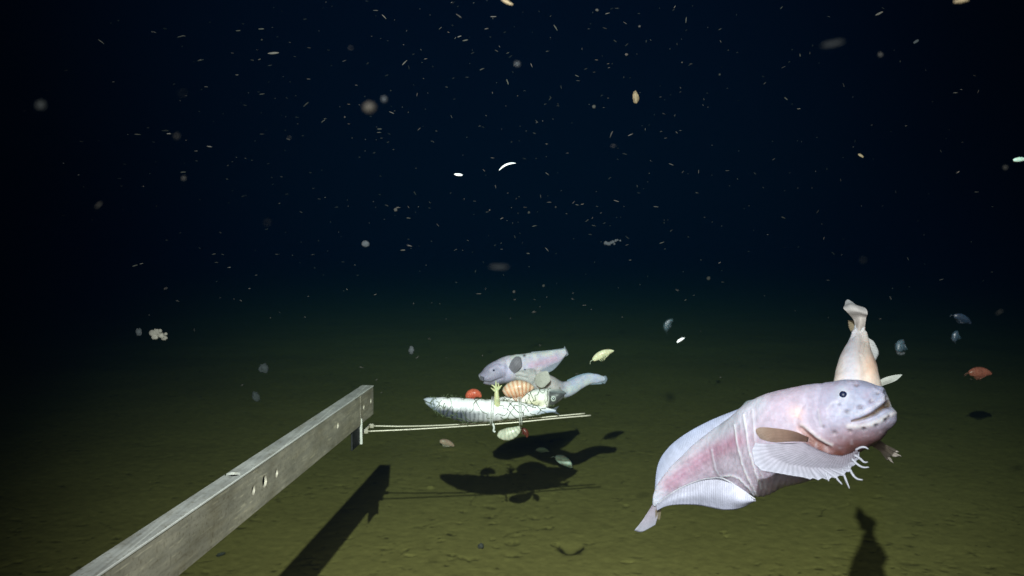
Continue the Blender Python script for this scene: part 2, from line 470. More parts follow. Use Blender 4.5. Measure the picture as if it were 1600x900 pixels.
# ------------------------------------------------------------------ the water itself
def build_haze():
    a, b, z0, z1 = 190.0, 190.0, -1.3, 6.0
    V = [(x * a * 1.0, y * b, z) for z in (z0, z1) for x, y in ((-1, -1), (1, -1), (1, 1), (-1, 1))]
    # the sheet of sediment reaches 110 m; the box encloses it
    V = [(x * 40, y, z) for (x, y, z) in V]
    f = [[3, 2, 1, 0], [4, 5, 6, 7], [0, 1, 5, 4], [1, 2, 6, 5], [2, 3, 7, 6], [3, 0, 4, 7]]
    m = bpy.data.materials.new('sea_water'); m.use_nodes = True
    nt = m.node_tree; nt.nodes.remove(nt.nodes['Principled BSDF'])
    pv = nt.nodes.new('ShaderNodeVolumePrincipled')
    pv.inputs['Color'].default_value = (0.005, 0.027, 0.10, 1)
    pv.inputs['Density'].default_value = 0.058
    pv.inputs['Absorption Color'].default_value = (0.0, 0.55, 0.05, 1)
    pv.inputs['Anisotropy'].default_value = 0.1
    nt.links.new(pv.outputs[0], nt.nodes['Material Output'].inputs['Volume'])
    o = mesh_obj('haze', V, f, m, None, None, False, (0, 0, 0))
    o['kind'] = 'stuff'
    tag(o, 'dark blue green sea water fading to black above the seabed', 'water')
build_haze()

# ------------------------------------------------------------------ lander beam with bait rods
DB = 1.97
def build_beam():
    Fp = P(583, 602, DB)
    r = P(150, 899, 1.0) - CAM
    Np = CAM + r * ((Fp[2] - 1.0) / r[2])
    E = Fp - Np; E[2] = 0; L = np.linalg.norm(E); E /= L
    W = np.array([-E[1], E[0], 0]); Z = np.array([0, 0, 1.0])     # W points away to the left
    wid, hei = 17.5 * DB / F, 46.5 * DB / F
    root = thing('lander_arm', Fp - Z * hei, 'long weathered aluminium beam with drilled holes and two thin bait rods at its far end', 'metal beam')
    start = -(L + 0.75)
    def pt(e, w, z): return Fp + E * e + W * w + Z * z
    def slab(e0, e1, w0, w1, z0, z1):
        V = [pt(e, w, z) for e in (e0, e1) for w, z in ((w0, z0), (w1, z0), (w1, z1), (w0, z1))]
        return np.array(V), [[0, 1, 2, 3], [7, 6, 5, 4], [0, 4, 5, 1], [1, 5, 6, 2], [2, 6, 7, 3], [3, 7, 4, 0]]
    t = 0.0035
    def solid(name, geo, mat, holes=(), bev=0.0009):
        V, f = geo
        o = mesh_obj(name, V, f, mat, root, None, False)
        cut = []
        for (c, ax, rad) in holes:
            hv, hf = tube_geo([c - ax * 0.05, c + ax * 0.05], rad * 1.25, 28)
            h = mesh_obj('cutter', hv, hf, None, None, None, False)
            md = o.modifiers.new('b', 'BOOLEAN'); md.operation = 'DIFFERENCE'; md.object = h; md.solver = 'EXACT'
            cut.append(h)
        bv = o.modifiers.new('bevel', 'BEVEL'); bv.width = bev; bv.segments = 2; bv.limit_method = 'ANGLE'; bv.angle_limit = math.radians(50)
        dg = bpy.context.evaluated_depsgraph_get(); dg.update()
        me = bpy.data.meshes.new_from_object(o.evaluated_get(dg))
        o.modifiers.clear(); old = o.data; o.data = me; me.name = name
        for h in cut: bpy.data.objects.remove(h)
        return o
    def on_web(px, py):
        # ray against the web's outer plane
        r = P(px, py, 1.0) - CAM; n = W
        return CAM + r * (((Fp - CAM) @ n) / (r @ n))
    def on_top(px, py):
        r = P(px, py, 1.0) - CAM
        return CAM + r * ((Fp[2] - 1.0) / r[2])
    seam = ((on_web(563, 640) - Fp) @ E)
    webh = [(on_web(396, 766), W, .0052), (on_web(413.5, 752), W, .0072), (on_web(432, 739.5), W, .0052), (on_web(527.6, 665), W, .0048)]
    solid('web', slab(start, seam - 0.0006, 0, t, -hei, -t - 0.0002), M_web, webh)
    solid('end_plate', slab(seam, 0, -0.0003, t - 0.0005, -hei * 0.98, -t - 0.0002), M_web, [(on_web(568, 636), W, .0042), (on_web(579, 626.5), W, .0042)])
    solid('flange', slab(start, 0, 0.0004, wid, -t, 0), M_top, [(on_top(364, 741), Z, .0085)], 0.0018)
    solid('edge_strip', slab(start, 0, -0.0010, 0.0003, -0.0032, -0.0004), M_edge, (), 0.0008)
    solid('back_web', slab(start, -0.004, wid - t, wid - 0.0003, -hei, -t - 0.0002), M_plate_shade, ())  # near black paints in the shade seen through the holes
    # small bracket that hangs under the beam end and carries the rods
    e0 = ((on_web(546, 672) - Fp) @ E)
    solid('bracket', slab(e0 + .03, seam + 0.004, 0.002, 0.0058, -hei - 0.040, -hei - 0.0003), M_plate_shade)
    solid('clamp_plate', slab(seam + 0.0045, seam + 0.0072, -0.0025, 0.011, -hei - 0.041, -hei * 0.8), M_white)
    # rods
    rods = ([(572, 674, 1.96), (640, 671, 1.965), (716, 666.5, 1.965), (800, 660.5, 1.96), (870, 653.5, 1.965), (923, 649, 1.97)],
            [(581, 665.5, 2.0), (640, 666, 2.0), (720, 663, 1.99), (800, 656.5, 1.985), (860, 651, 1.985), (914, 646, 1.99)])
    for pts in rods:
        q = catmull(np.array(pts), np.linspace(0, len(pts) - 1, 40)); q = np.array([P(*x) for x in q])
        V, f = tube_geo(q, 0.0016, 10)
        rod = mesh_obj('rod', V, f, M_steel, root)
        d = norm(q[1] - q[0])
        V, f = tube_geo([q[0] - d * .006, q[0] - d * .0055, q[0] + d * .004, q[0] + d * .0045], [.0042, .0052, .0052, .0042], 6)
        nut = mesh_obj('nut', V, f, M_steel, None, None, False)
        nut.parent = rod; nut.location = nut.location - Vector(root['org'])
        del nut['org']
    # short rail that holds both nuts
    a, bb = P(567, 676, 1.955), P(578, 664, 2.005)
    V, f = tube_geo([a, bb], 0.004, 8); mesh_obj('cross_bar', V, f, M_web, root)
    return root
build_beam()

# ------------------------------------------------------------------ snailfish
def add_eye(parent, loft, x, y, rpx, both=True, rim=1.45, sink=0.35):
    for near in ((True, False) if both else (True,)):
        p, n, i = loft.find(x, y, near)
        D = (p - CAM) @ FWD; r = rpx * D / F
        V, f = sphere_geo(p - n * r * 0.86, r * rim, axis=n, flat=0.72)
        e = mesh_obj('eye', V, f, M_iris, parent)
        V, f = sphere_geo(p - n * r * (sink - 0.12), r, axis=n, flat=0.75)
        pu = mesh_obj('pupil', V, f, M_eye, None)
        pu.parent = e; pu.location = pu.location - Vector(parent['org'])
        del pu['org']

LAV = (0.60, 0.585, 0.72)
def big_snailfish():
    st = [(1022, 790, .985, 2.5, 2.5, 1.5), (1032, 774, .98, 11, 9, 4), (1052, 752, .97, 18, 17, 8), (1082, 734, .955, 27, 26, 13), (1118, 716, .938, 39, 41, 23),
          (1160, 703, .915, 53, 74, 40), (1200, 690, .893, 68, 72, 55), (1240, 676, .873, 69, 76, 58), (1280, 661, .857, 62, 72, 56), (1316, 650, .845, 55, 63, 55),
          (1344, 644, .836, 51, 55, 51), (1363, 641, .829, 45, 48, 43), (1377, 639, .8245, 37, 39, 34), (1388, 638, .8215, 28, 28, 24), (1394, 636, .820, 12, 11, 9)]
    L = Loft(st, 420, 220, 0.97)
    x, y, z = L.px(); sc = z / F
    head = np.clip((x - 1235 + 14 * vnoise(x * .05, y * .05, 17)) / 85, 0, 1) ** 1.3
    # mouth
    mouth = [(1331, 658), (1343, 655.5), (1355, 651.5), (1367, 646), (1376, 639.5), (1385, 634), (1393, 631), (1402, 629), (1416, 628)]
    d, t = seg_dist(x, y, mouth)
    wid = 1.8 + 4.6 * np.clip(t * 1.3, 0, 1) - 1.2 * np.clip((x - 1388) / 12, 0, 1)
    m_in = np.clip(1.35 - d / wid, 0, 1) * (x > 1329)
    amt = -(2.4 + 3.4 * np.clip(t, 0, .7)) * m_in
    lip = [(1326, 666), (1345, 666), (1362, 662.5), (1378, 655), (1388, 649), (1399, 645), (1416, 644)]
    dl, tl = seg_dist(x, y, lip)
    amt += 1.9 * g(dl, 4.6) * (0.5 + 0.5 * tl)
    ulip = [(1338, 648), (1354, 642), (1368, 634), (1379, 624), (1390, 618), (1402, 615), (1416, 614)]
    du, tu = seg_dist(x, y, ulip)
    amt += 1.6 * g(du, 7.0) * (0.5 + 0.5 * tu)
    # nostril ridge
    dn, _ = seg_dist(x, y, [(1366, 607), (1374, 613), (1381, 619)]); amt += 1.8 * g(dn, 2.6)
    # cheek, brow
    amt += 3.0 * g(np.hypot(x - 1296, y - 648), 26) + 2.2 * g(np.hypot((x - 1317), (y - 612)), 15)
    dn, _ = seg_dist(x, y, [(1329, 600), (1345, 604), (1360, 609)]); amt += 1.5 * g(dn, 5)
    # nape crease between head and body
    nape = [(1284, 596), (1279, 622), (1276, 648), (1281, 668)]
    dc, _ = seg_dist(x, y, nape); amt -= 1.0 * g(dc, 4)
    pores = [(1338, 602, 3.4), (1361.5, 626.5, 3.6), (1344, 636, 3.6), (1324, 643.5, 4.0), (1286, 667, 2.6), (1304, 676, 3.6), (1328, 674, 3.2), (1350, 670, 3.0), (1369, 665, 2.8), (1384, 656, 3.6), (1372, 614, 2.8), (1311, 632, 2.0)]
    pd = np.zeros_like(x)
    for (a, b, r) in pores: pd = np.maximum(pd, g(np.hypot(x - a, (y - b) * 1.3), r * 1.15))
    amt -= 2.6 * pd
    # gill flap: a raised opercular edge and the slit below it
    flap = [(1252, 664), (1264, 672), (1276, 682), (1290, 691), (1300, 695)]
    dg_, tg = seg_dist(x, y, flap); amt += 1.8 * g(dg_, 3.6)
    slit = [(1252, 670), (1262, 680), (1276, 691), (1292, 700)]
    ds, _ = seg_dist(x, y, slit); amt -= 5.0 * g(ds, 4.2)
    gp = [(1254, 634), (1248, 646), (1244, 660)]
    dgp, _ = seg_dist(x, y, gp); amt -= 1.2 * g(dgp, 4.0)
    # skin folds on the flank
    folds = [[(1148, 664), (1152, 693), (1160, 727), (1173, 757), (1183, 775)], [(1162, 648), (1167, 677), (1170, 703), (1180, 737), (1190, 764)], [(1112, 703), (1118, 733), (1128, 750)],
             [(1176, 640), (1180, 690), (1187, 735), (1198, 765)], [(1128, 745), (1142, 743), (1156, 748), (1170, 763), (1180, 778)], [(1132, 752), (1148, 757), (1162, 768), (1174, 780)]]
    fw = np.zeros_like(x)
    for k, fo in enumerate(folds):
        dd, tt = seg_dist(x, y, fo); w = g(dd, 1.4) * (1 if k < 2 or k > 3 else 0.55)
        fw = np.maximum(fw, w); amt += .85 * w - 0.4 * g(dd - 4.5, 2.5)
    # fine vertical wrinkles over the belly
    wr = np.sin((x + 0.28 * (y - 690)) * 0.75 + 2.2 * vnoise(x * .04, y * .04, 3)) * np.clip((y - 680) / 45, 0, 1) * np.clip((1262 - x) / 40, 0, 1) * np.clip((x - 1120) / 40, 0, 1)
    amt += 0.55 * wr
    amt += 1.6 * vnoise(x * .05, y * .05, 4) + 0.9 * vnoise(x * .13, y * .13, 5) * (0.4 + 0.6 * head)
    L.push(amt * sc)
    # colours of the skin, with shade painted under the chin
    C = np.zeros(x.shape + (3,)) + np.array((0.67, 0.56, 0.70))
    C = mixc(C, (0.43, 0.44, 0.61), head * np.clip((690 - y) / 40, 0, 1))
    C = mixc(C, (0.76, 0.74, 0.84), np.clip((1200 - x) / 60, 0, 1) * 0.25)
    dbk = seg_dist(x, y, [(1186, 626), (1160, 642), (1114, 676), (1081, 704), (1053, 729), (1034, 752), (1024, 782)])[0]
    C = mixc(C, (0.78, 0.79, 0.92), g(dbk, 19) * 0.9 * np.clip((1215 - x) / 30, 0, 1))
    dp, tp = seg_dist(x, y, [(1046, 757), (1075, 733), (1110, 708), (1150, 690)])
    C = mixc(C, (0.58, 0.27, 0.40), g(dp, 14) * 0.75)
    C = mixc(C, (0.60, 0.40, 0.52), g(np.hypot(x - 1100, y - 735), 32) * 0.35)
    C = mixc(C, (1.0, 0.66, 0.62), g(np.hypot((x - 1244) * 1.1, (y - 646)), 12) * np.clip(.75 + 1.1 * vnoise(x * .22, y * .22, 41), 0, 1))
    C = mixc(C, (0.18, 0.065, 0.05), np.clip((y - 660 - 0.12 * (1300 - x)) / 38, 0, 1) * head * 0.95)  # reddish chin, its underside shade painted in
    C = mixc(C, (0.52, 0.26, 0.21), g(ds, 8) * 0.75)
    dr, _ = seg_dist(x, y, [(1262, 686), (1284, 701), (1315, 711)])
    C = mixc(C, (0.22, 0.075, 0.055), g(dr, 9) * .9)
    my = np.sin((x * .75 + y * .9 + 6 * np.abs(y - 705) * .06) * .55 + 2 * vnoise(x * .03, y * .03, 12)) * np.clip((1240 - x) / 40, 0, 1)
    C *= (1 + .05 * my)[..., None]
    C = mixc(C, (0.50, 0.36, 0.40), np.clip((y - 742) / 25, 0, 1) * np.clip((x - 1160) / 30, 0, 1) * 0.6)
    C = mixc(C, (0.80, 0.76, 0.80), g(dl, 4.2) * 0.85)
    C = mixc(C, (0.78, 0.74, 0.78), g(du, 3.0) * 0.3 + g(dg_, 2.4) * 0.7)
    C = mixc(C, (0.11, 0.062, 0.022), np.clip(1.5 - 1.25 * seg_dist(x, y + 1.6 * t, mouth)[0] / (1.8 + 7.5 * np.clip(t, 0, .8)), 0, 1) * (x > 1328) * 0.95)
    C = mixc(C, (0.42, 0.34, 0.22), g(np.hypot((x - 1391) / 1.2, y - 621), 8) * 0.6)
    C = mixc(C, (0.20, 0.15, 0.15), pd * 0.62)
    for (a, b) in ((1384, 656), (1387, 650), (1369, 665), (1350, 670)):
        C = mixc(C, (0.06, 0.045, 0.08), g(np.hypot((x - a) * 1.4, y - b), 3.2) * 0.8)
    C = mixc(C, (1.0, 1.0, 1.12), fw * 0.95)
    C = mixc(C, (0.84, 0.83, 0.90), g(np.hypot(x - 1317, y - 616), 11) * 0.55)
    dv = np.minimum(seg_dist(x, y, [(1293, 640), (1300, 630), (1308, 628)])[0], seg_dist(x, y, [(1279, 640), (1281, 655), (1284, 664)])[0])
    C = mixc(C, (0.75, 0.72, 0.80), g(dv, 1.8) * 0.6)
    C = mixc(C, (0.66, 0.38, 0.48), np.clip(vnoise(x * .045, y * .045, 51) + .6 * vnoise(x * .11, y * .11, 52), 0, 1) * .3)
    C = mixc(C, (0.78, 0.76, 0.90), np.clip(vnoise(x * .16, y * .16, 53) - .16, 0, 1) * .7)
    C *= (1 + 0.14 * vnoise(x * .09, y * .09, 6) + 0.10 * vnoise(x * .3, y * .3, 7))[..., None]
    C = np.clip(C, 0, 1)
    root = thing('snailfish', L.c.mean(0), 'large pale pink snailfish swimming in the right foreground with fan shaped pectoral fin spread', 'fish')
    L.mesh('body', M_skin, root, C)
    add_eye(root, L, 1317, 616, 5.9, True, 1.46)
    W1, W2 = (0.70, 0.70, 0.80), (0.78, 0.80, 0.90)
    patch('dorsal_fin', [[(1188, 631, .893), (1165, 652, .912), (1114, 684, .938), (1081, 712, .955), (1053, 736, .97), (1034, 760, .98), (1024, 786, .985)],
                         [(1187, 627, .893), (1160, 640, .912), (1113, 667, .94), (1075, 692, .958), (1047, 715, .972), (1031, 742, .982), (1023, 783, .986)],
                         [(1186, 624, .895), (1158, 637.5, .915), (1112, 656, .944), (1071, 678, .962), (1043, 701, .976), (1027, 730, .985), (1022, 786, .988)]],
          M_fin, root, 260, 18, .0011, 84, .00012, ((.92, .94, 1.15), (.62, .68, .92)), ray_con=.09)
    patch('dorsal_lobe', [[(1160, 641, .925), (1170, 634, .925), (1186, 629, .925)], [(1159, 634, .93), (1168, 626, .93), (1184, 624, .93)]], M_thin, root, 24, 6, .0006, 8, .0001, ((.3, .36, .42), (.4, .46, .5)))
    patch('anal_fin', [[(1026, 787, .984), (1053, 768, .966), (1085, 753, .946), (1112, 747, .924), (1135, 750, .902), (1156, 762, .886), (1180, 780, .884)],
                       [(1027, 792, .978), (1050, 778, .956), (1085, 771, .932), (1112, 771, .911), (1135, 775, .893), (1158, 781, .881), (1181, 783, .884)],
                       [(1028, 797, .978), (1046, 790, .960), (1085, 790, .938), (1112, 793, .918), (1135, 795.5, .901), (1160, 793, .889), (1182, 784, .886)]],
          M_lobe, root, 200, 18, .0016, 46, .00006, ((.96, .95, 1.12), (.84, .85, 1.08)), ray_con=.09, wave=.0014)
    V, f = tube_geo([P(*q) for q in catmull(np.array([(1028, 787, .978), (1053, 768, .962), (1085, 753, .942), (1112, 747, .919), (1135, 750, .897), (1180, 780, .880)]), np.linspace(0, 5, 60))], .0007, 8)
    mesh_obj('fin_crease', V, f, M_lobe, root, np.zeros((len(V), 3)) + np.array((.86, .86, .94)))
    patch('tail_fin', [[(1022, 784, .985), (1027, 780, .984), (1035, 779, .98)], [(1005, 811, .995), (1016, 810, .992), (1028, 806, .985)],
                       [(991, 829, 1.0), (1003, 831, 1.0), (1024, 820, .99)]], M_fin, root, 40, 18, .0014, 14, .0002, ((.62, .52, .62), (.74, .74, .88)), ray_con=.06)
    patch('tail_fold', [[(1024, 797, .984), (1030, 793, .982), (1033, 789, .98)], [(1024, 811, .988), (1031, 812, .985), (1033, 797, .982)]], M_thin, root, 20, 8, .001, 5, .0001, ((.46, .36, .24), (.40, .34, .22)))
    # near pectoral: narrow upper lobe and the broad lower fan that ends in free rays
    patch('pectoral_lobe', [[(1262, 683, .803), (1262, 686, .803), (1261, 690, .803)], [(1240, 674, .793), (1236, 681, .790), (1236, 690, .790)],
                            [(1206, 669, .790), (1204, 680, .786), (1209, 691, .786)], [(1189, 668, .790), (1184, 675, .788), (1190, 686, .788)], [(1182, 670, .790), (1181.5, 675, .789), (1187, 684, .788)]],
          M_fin, root, 40, 40, .0018, 9, .00022, ((.36, .21, .16), (.40, .30, .23)), label='tan upper lobe of the pectoral fin')
    base = [(1256, 692, .800, 0), (1266, 697, .800, .15), (1280, 704, .803, .35), (1298, 711, .806, .55), (1316, 713, .808, .75), (1330, 709, .810, .9), (1340, 703, .812, 1)]
    mid = [(1196, 694, .785, 0), (1204, 714, .777, .15), (1234, 726, .770, .33), (1266, 731, .768, .5), (1292, 732, .768, .65), (1314, 731, .772, .78), (1330, 722, .778, .90), (1342, 712, .785, 1)]
    edge = [(1180, 692, .785, 0), (1175, 704, .780, .06), (1179, 725, .772, .14), (1190, 735, .767, .2), (1220, 740, .762, .29), (1240, 743.5, .760, .36), (1257, 746, .758, .42),
            (1266, 749, .757, .45), (1270, 746.8, .757, .47), (1279, 750, .756, .50), (1285, 746.5, .756, .525), (1294, 750, .756, .555), (1300, 745.5, .757, .58), (1306, 747, .757, .605), (1311, 743, .757, .63), (1318, 743, .758, .665),
            (1322, 737, .759, .70), (1327, 737, .760, .735), (1330, 729, .763, .77), (1336, 726, .766, .81), (1338, 719, .770, .85), (1343, 716, .774, .89), (1342, 710, .778, .94), (1342, 706, .783, 1)]
    fan = patch('pectoral_fin', [base, mid, edge], M_fin, root, 420, 30, .0013, 30, .00011, ((.68, .62, .74), (.78, .78, .92)), linear_v=True, ray_con=.09)
    # the free ray tips along the front of the fan
    for tip in ([(1304, 738, .761), (1308, 748, .757), (1316, 757, .755)], [(1316, 733, .763), (1321, 748, .757), (1327.5, 763.5, .754)], [(1325, 727, .766), (1332, 741, .759), (1339, 748, .757), (1348.5, 750, .755)],
                [(1331, 717, .771), (1339, 725, .766), (1348, 730, .764), (1358, 730, .762)], [(1335, 711, .776), (1343, 716, .773), (1350, 722, .771), (1356, 722, .770)], [(1290, 738, .761), (1293, 746, .758), (1295, 752, .756)],
                [(1337, 703, .79), (1345, 699, .786), (1352, 699, .784), (1357, 702, .783)]):
        q = catmull(np.array(tip), np.linspace(0, len(tip) - 1, 18)); w = np.linspace(0, 1, 18)
        V, f = tube_geo([P(*v) for v in q], .0012 * (w + .12) ** .3 * (1 - w) ** .6 + .00025, 8)
        mesh_obj('fin_ray', V, f, M_fin, root, np.zeros((len(V), 3)) + np.array((.80, .80, .92)))
    # far pectoral past the chin; the head's shadow is painted in as brown
    fb = [(1352, 690, .86, 0), (1360, 688, .86, .5), (1368, 683, .862, 1)]
    fm = [(1375, 705, .88, 0), (1383, 702, .885, .5), (1382, 694, .89, 1)]
    fe = [(1384, 717, .89, 0), (1397, 724, .89, .18), (1388, 712, .89, .33), (1396, 714, .888, .45), (1409, 713, .884, .55), (1397, 709, .888, .65), (1398, 707, .888, .75), (1405, 706, .886, .85), (1394, 701, .89, 1)]
    patch('pectoral_fin', [fb, fm, fe], M_lobe, root, 120, 20, .0016, 9, .0003, ((.40, .27, .19), (.62, .55, .5)), linear_v=True, label='far pectoral fin browned by painted head shade, showing past the chin')
    return root
big_snailfish()

def ascending_snailfish():
    st = [(1340, 500, 1.002, 4, 4, 3), (1342, 510, .994, 7, 7, 4), (1343, 522, .984, 11.5, 12, 6), (1341.5, 538, .969, 17, 16, 11), (1339.5, 556, .949, 23, 23, 19), (1338.5, 575, .929, 29.5, 29.5, 25),
          (1338.5, 592, .916, 34, 33, 27), (1340, 615, .908, 36, 36, 27), (1343, 640, .906, 36, 36, 26), (1346, 662, .908, 31, 31, 24), (1348, 678, .910, 20, 20, 18), (1349, 684, .911, 6, 6, 6)]
    L = Loft(st, 200, 110, 1.0)
    x, y, z = L.px()
    amt = 2.4 * g(np.hypot((x - 1362) * 1.0, (y - 575) * .5), 9) - 2.2 * g(seg_dist(x, y, [(1342, 505), (1349, 530), (1348, 560), (1352, 590)])[0], 5)
    fo = [[(1332, 519), (1340, 512), (1350, 507)], [(1338, 522), (1346, 514), (1352, 511)], [(1350, 535), (1347, 552), (1353, 568)]]
    for q in fo: amt += 1.2 * g(seg_dist(x, y, q)[0], 2.0)
    amt -= 1.3 * g(seg_dist(x, y, [(1331, 527), (1342, 519), (1353, 515)])[0], 2.2)
    amt += 1.3 * vnoise(x * .07, y * .07, 3)
    L.push(amt * z / F)
    C = np.zeros(x.shape + (3,)) + np.array((.84, .70, .62))
    C = mixc(C, (.72, .68, .76), g(x - 1328, 16))
    C = mixc(C, (.82, .50, .34), g(np.hypot(x - 1362, (y - 572) * .6), 12) * .65)
    C = mixc(C, (.62, .62, .68), np.clip((535 - y) / 25, 0, 1) * .6)
    C *= (1 + 0.16 * vnoise(x * .12, y * .12, 6))[..., None]
    root = thing('snailfish', L.c.mean(0), 'second pale snailfish pointing its curled tail upward behind the head of the large one', 'fish')
    L.mesh('body', M_skin, root, np.clip(C, 0, 1))
    add_eye(root, L, 1330, 664, 4)
    W = ((.62, .53, .49), (.60, .61, .64))
    patch('tail_fin', [[(1335, 520, .990), (1342, 518, .984), (1350, 516, .990)], [(1335, 502, 1.0), (1344, 497, .992), (1353, 497, .992)], [(1323, 487, .995), (1340, 486, .985), (1355.5, 490, .985)],
                       [(1318, 482, .998), (1332, 477, .992), (1352, 482, .99)], [(1320, 477, 1.008), (1328, 474, 1.005), (1338, 477, 1.0)], [(1321, 471, 1.018), (1325, 468, 1.018), (1332, 472, 1.012)]],
          M_lobe, root, 40, 50, .0014, 10, .0001, W, ray_con=.05)
    patch('tail_fold', [[(1342, 503, 1.01), (1346, 508, 1.01), (1344, 514, 1.01)], [(1332, 501, 1.015), (1334, 508, 1.015), (1334, 516, 1.012)], [(1325, 500, 1.02), (1326, 510, 1.02), (1329, 518, 1.016)]], M_lobe, root, 20, 12, .0012, 5, .0002, ((.38, .30, .2), (.34, .27, .18)))
    patch('anal_fin', [[(1356, 528, .976), (1357, 545, .960), (1362, 562, .940)], [(1364, 533, .970), (1370, 548, .955), (1366, 563, .94)], [(1365, 534, .970), (1373, 551, .956), (1368, 563, .942)]], M_lobe, root, 30, 12, .0014, 8, .0002, ((.75, .72, .72), (.60, .64, .66)), ray_con=.05)
    patch('pectoral_fin', [[(1366, 599, .910), (1367, 602, .910), (1369, 606, .910)], [(1383, 590, .906), (1384, 595, .905), (1386, 600, .906)], [(1398, 586, .904), (1398, 591, .904), (1399, 595, .904)], [(1409, 585, .903), (1409.5, 586, .903), (1408, 588, .903)]],
          M_lobe, root, 20, 30, .0016, 5, .0002, ((.55, .55, .5), (.60, .63, .58)))
    return root
ascending_snailfish()

def feeding_snailfish():
    # upper one, nose to the left over the bait
    D = 2.10
    st = [(884, 549, D + .03, 4, 4, 1.5), (870, 555, D + .02, 9, 11, 4), (852, 561, D + .01, 12, 15, 8), (832, 566, D, 15, 18, 12), (812, 571, D - .005, 18, 20, 17), (796, 576, D - .01, 20.5, 21, 20),
          (781, 581, D - .02, 19, 20, 20), (767, 586, D - .03, 16, 17, 18), (757, 590, D - .035, 11, 12, 13), (751.5, 592, D - .037, 6, 7, 7), (750, 592.5, D - .037, 2, 2, 2)]
    L = Loft(st, 220, 120, .96, upsign=-1)
    x, y, z = L.px()
    amt = -2.0 * g(seg_dist(x, y, [(749, 599), (757, 597), (766, 599), (777, 594), (785, 591)])[0], 1.6)
    amt += 1.6 * g(seg_dist(x, y, [(750, 586), (757, 590), (763, 591)])[0], 3)
    amt += 1.3 * g(seg_dist(x, y, [(752, 603), (766, 604), (778, 600)])[0], 2)
    amt += 1.2 * g(seg_dist(x, y, [(765, 577), (777, 571), (787, 574)])[0], 2.5) + .9 * vnoise(x * .15, y * .15, 3) - 1.2 * g(seg_dist(x, y, [(790, 560), (794, 575), (790, 592)])[0], 3)
    L.push(amt * z / F)
    C = np.zeros(x.shape + (3,)) + np.array((.60, .55, .76))
    C = mixc(C, (.20, .185, .25), np.clip((800 - x) / 14, 0, 1) * np.clip((y - 568 + .25 * (800 - x)) / 22, 0, 1) * .75)
    C = mixc(C, (.68, .40, .52), g(seg_dist(x, y, [(830, 571), (850, 566), (868, 560)])[0], 5) * .6)
    C = mixc(C, (.70, .74, .84), g(seg_dist(x, y, [(800, 556), (840, 552), (880, 546)])[0], 5) * .5)
    C = mixc(C, (.14, .12, .14), g(seg_dist(x, y, [(749, 599), (757, 597), (766, 599), (777, 594)])[0], 1.2) * .7)
    C *= 1.5 * (1 + .22 * vnoise(x * .2, y * .2, 6))[..., None]
    root = thing('snailfish', L.c.mean(0), 'lavender grey snailfish nosing down to the left over the red amphipod', 'fish')
    L.mesh('body', M_skin, root, np.clip(C, 0, 1))
    add_eye(root, L, 771.5, 579, 1.8, True, 1.3)
    patch('pectoral_fin', [[(793, 580, 2.066), (796, 583, 2.066), (800, 586, 2.068)], [(799, 565, 2.055), (805, 570, 2.048), (811, 577, 2.055)], [(805, 558, 2.055), (811, 563, 2.048), (814.5, 572, 2.05)], [(810, 557, 2.055), (813.5, 559, 2.052), (815, 565, 2.052)]],
          M_lobe, root, 24, 24, .003, 6, .0004, ((.46, .43, .50), (.34, .31, .36)), label='dark grey rounded pectoral fin')
    patch('dorsal_fin', [[(884, 545, D + .03), (860, 551, D + .015), (830, 554, D)], [(882, 544, D + .03), (860, 547, D + .015), (830, 550, D)]], M_fin, root, 50, 8, .0015, 20, .0002, ((.55, .60, .74), (.62, .68, .8)))
    patch('anal_fin', [[(884, 553, D + .03), (866, 567, D + .01), (846, 576, D - .005), (834, 580, D - .01)], [(883, 557, D + .03), (868, 575, D + .01), (857, 582, D), (838, 586, D - .01)]], M_fin, root, 50, 8, .0015, 20, .0002, ((.58, .60, .74), (.6, .66, .8)))
    patch('tail_fin', [[(878, 548, D + .025), (880, 552, D + .025), (878, 557, D + .025)], [(882, 542, D + .035), (885, 549, D + .035), (882, 558, D + .035)], [(881.5, 541, D + .035), (888, 553, D + .04), (884, 557, D + .038)]], M_fin, root, 20, 12, .0018, 7, .0002, ((.6, .62, .74), (.62, .68, .8)))
    patch('barbel', [[(756, 589, 2.045), (755, 592, 2.045), (755, 596, 2.045)], [(752, 588, 2.03), (750, 590, 2.03), (751, 593, 2.03)], [(749, 586, 2.02), (748.5, 587, 2.02), (749.5, 589, 2.02)]], M_lobe, root, 10, 12, .003, 0, 0, ((.42, .42, .52), (.62, .62, .7)))
    # lower one, its head behind the striped amphipod, tail out to the right
    D = 2.16
    st = [(945, 592, D + .02, 3, 3, 1.5), (934, 591, D + .015, 6, 7, 3), (920, 592, D + .01, 8.5, 8.5, 5), (905, 598, D, 10, 10, 7), (890, 606, D - .01, 11, 12, 9), (874, 609, D - .02, 14, 14, 13), (856, 603, D - .04, 17, 17, 16),
          (840, 595, D - .055, 18, 18, 17), (826, 588, D - .07, 15, 17, 16), (814, 586, D - .08, 10.5, 12, 12), (806, 586, D - .085, 7, 8, 8), (803, 586.5, D - .086, 2, 2, 2)]
    L = Loft(st, 220, 120, .96, upsign=-1)
    x, y, z = L.px()
    amt = -1.6 * g(seg_dist(x, y, [(802, 590), (812, 588), (824, 591)])[0], 1.6) + 1.1 * g(seg_dist(x, y, [(802, 585), (812, 582), (824, 585)])[0], 2.4) - 1.2 * g(seg_dist(x, y, [(838, 575), (840, 588), (834, 600)])[0], 2.5) + .8 * vnoise(x * .15, y * .15, 3)
    L.push(amt * z / F)
    C = np.zeros(x.shape + (3,)) + np.array((.64, .585, .60))
    C = mixc(C, (.45, .45, .46), np.clip((842 - x) / 10, 0, 1) * .7)
    C = mixc(C, (.50, .55, .84), np.clip((x - 870) / 20, 0, 1) * .7)
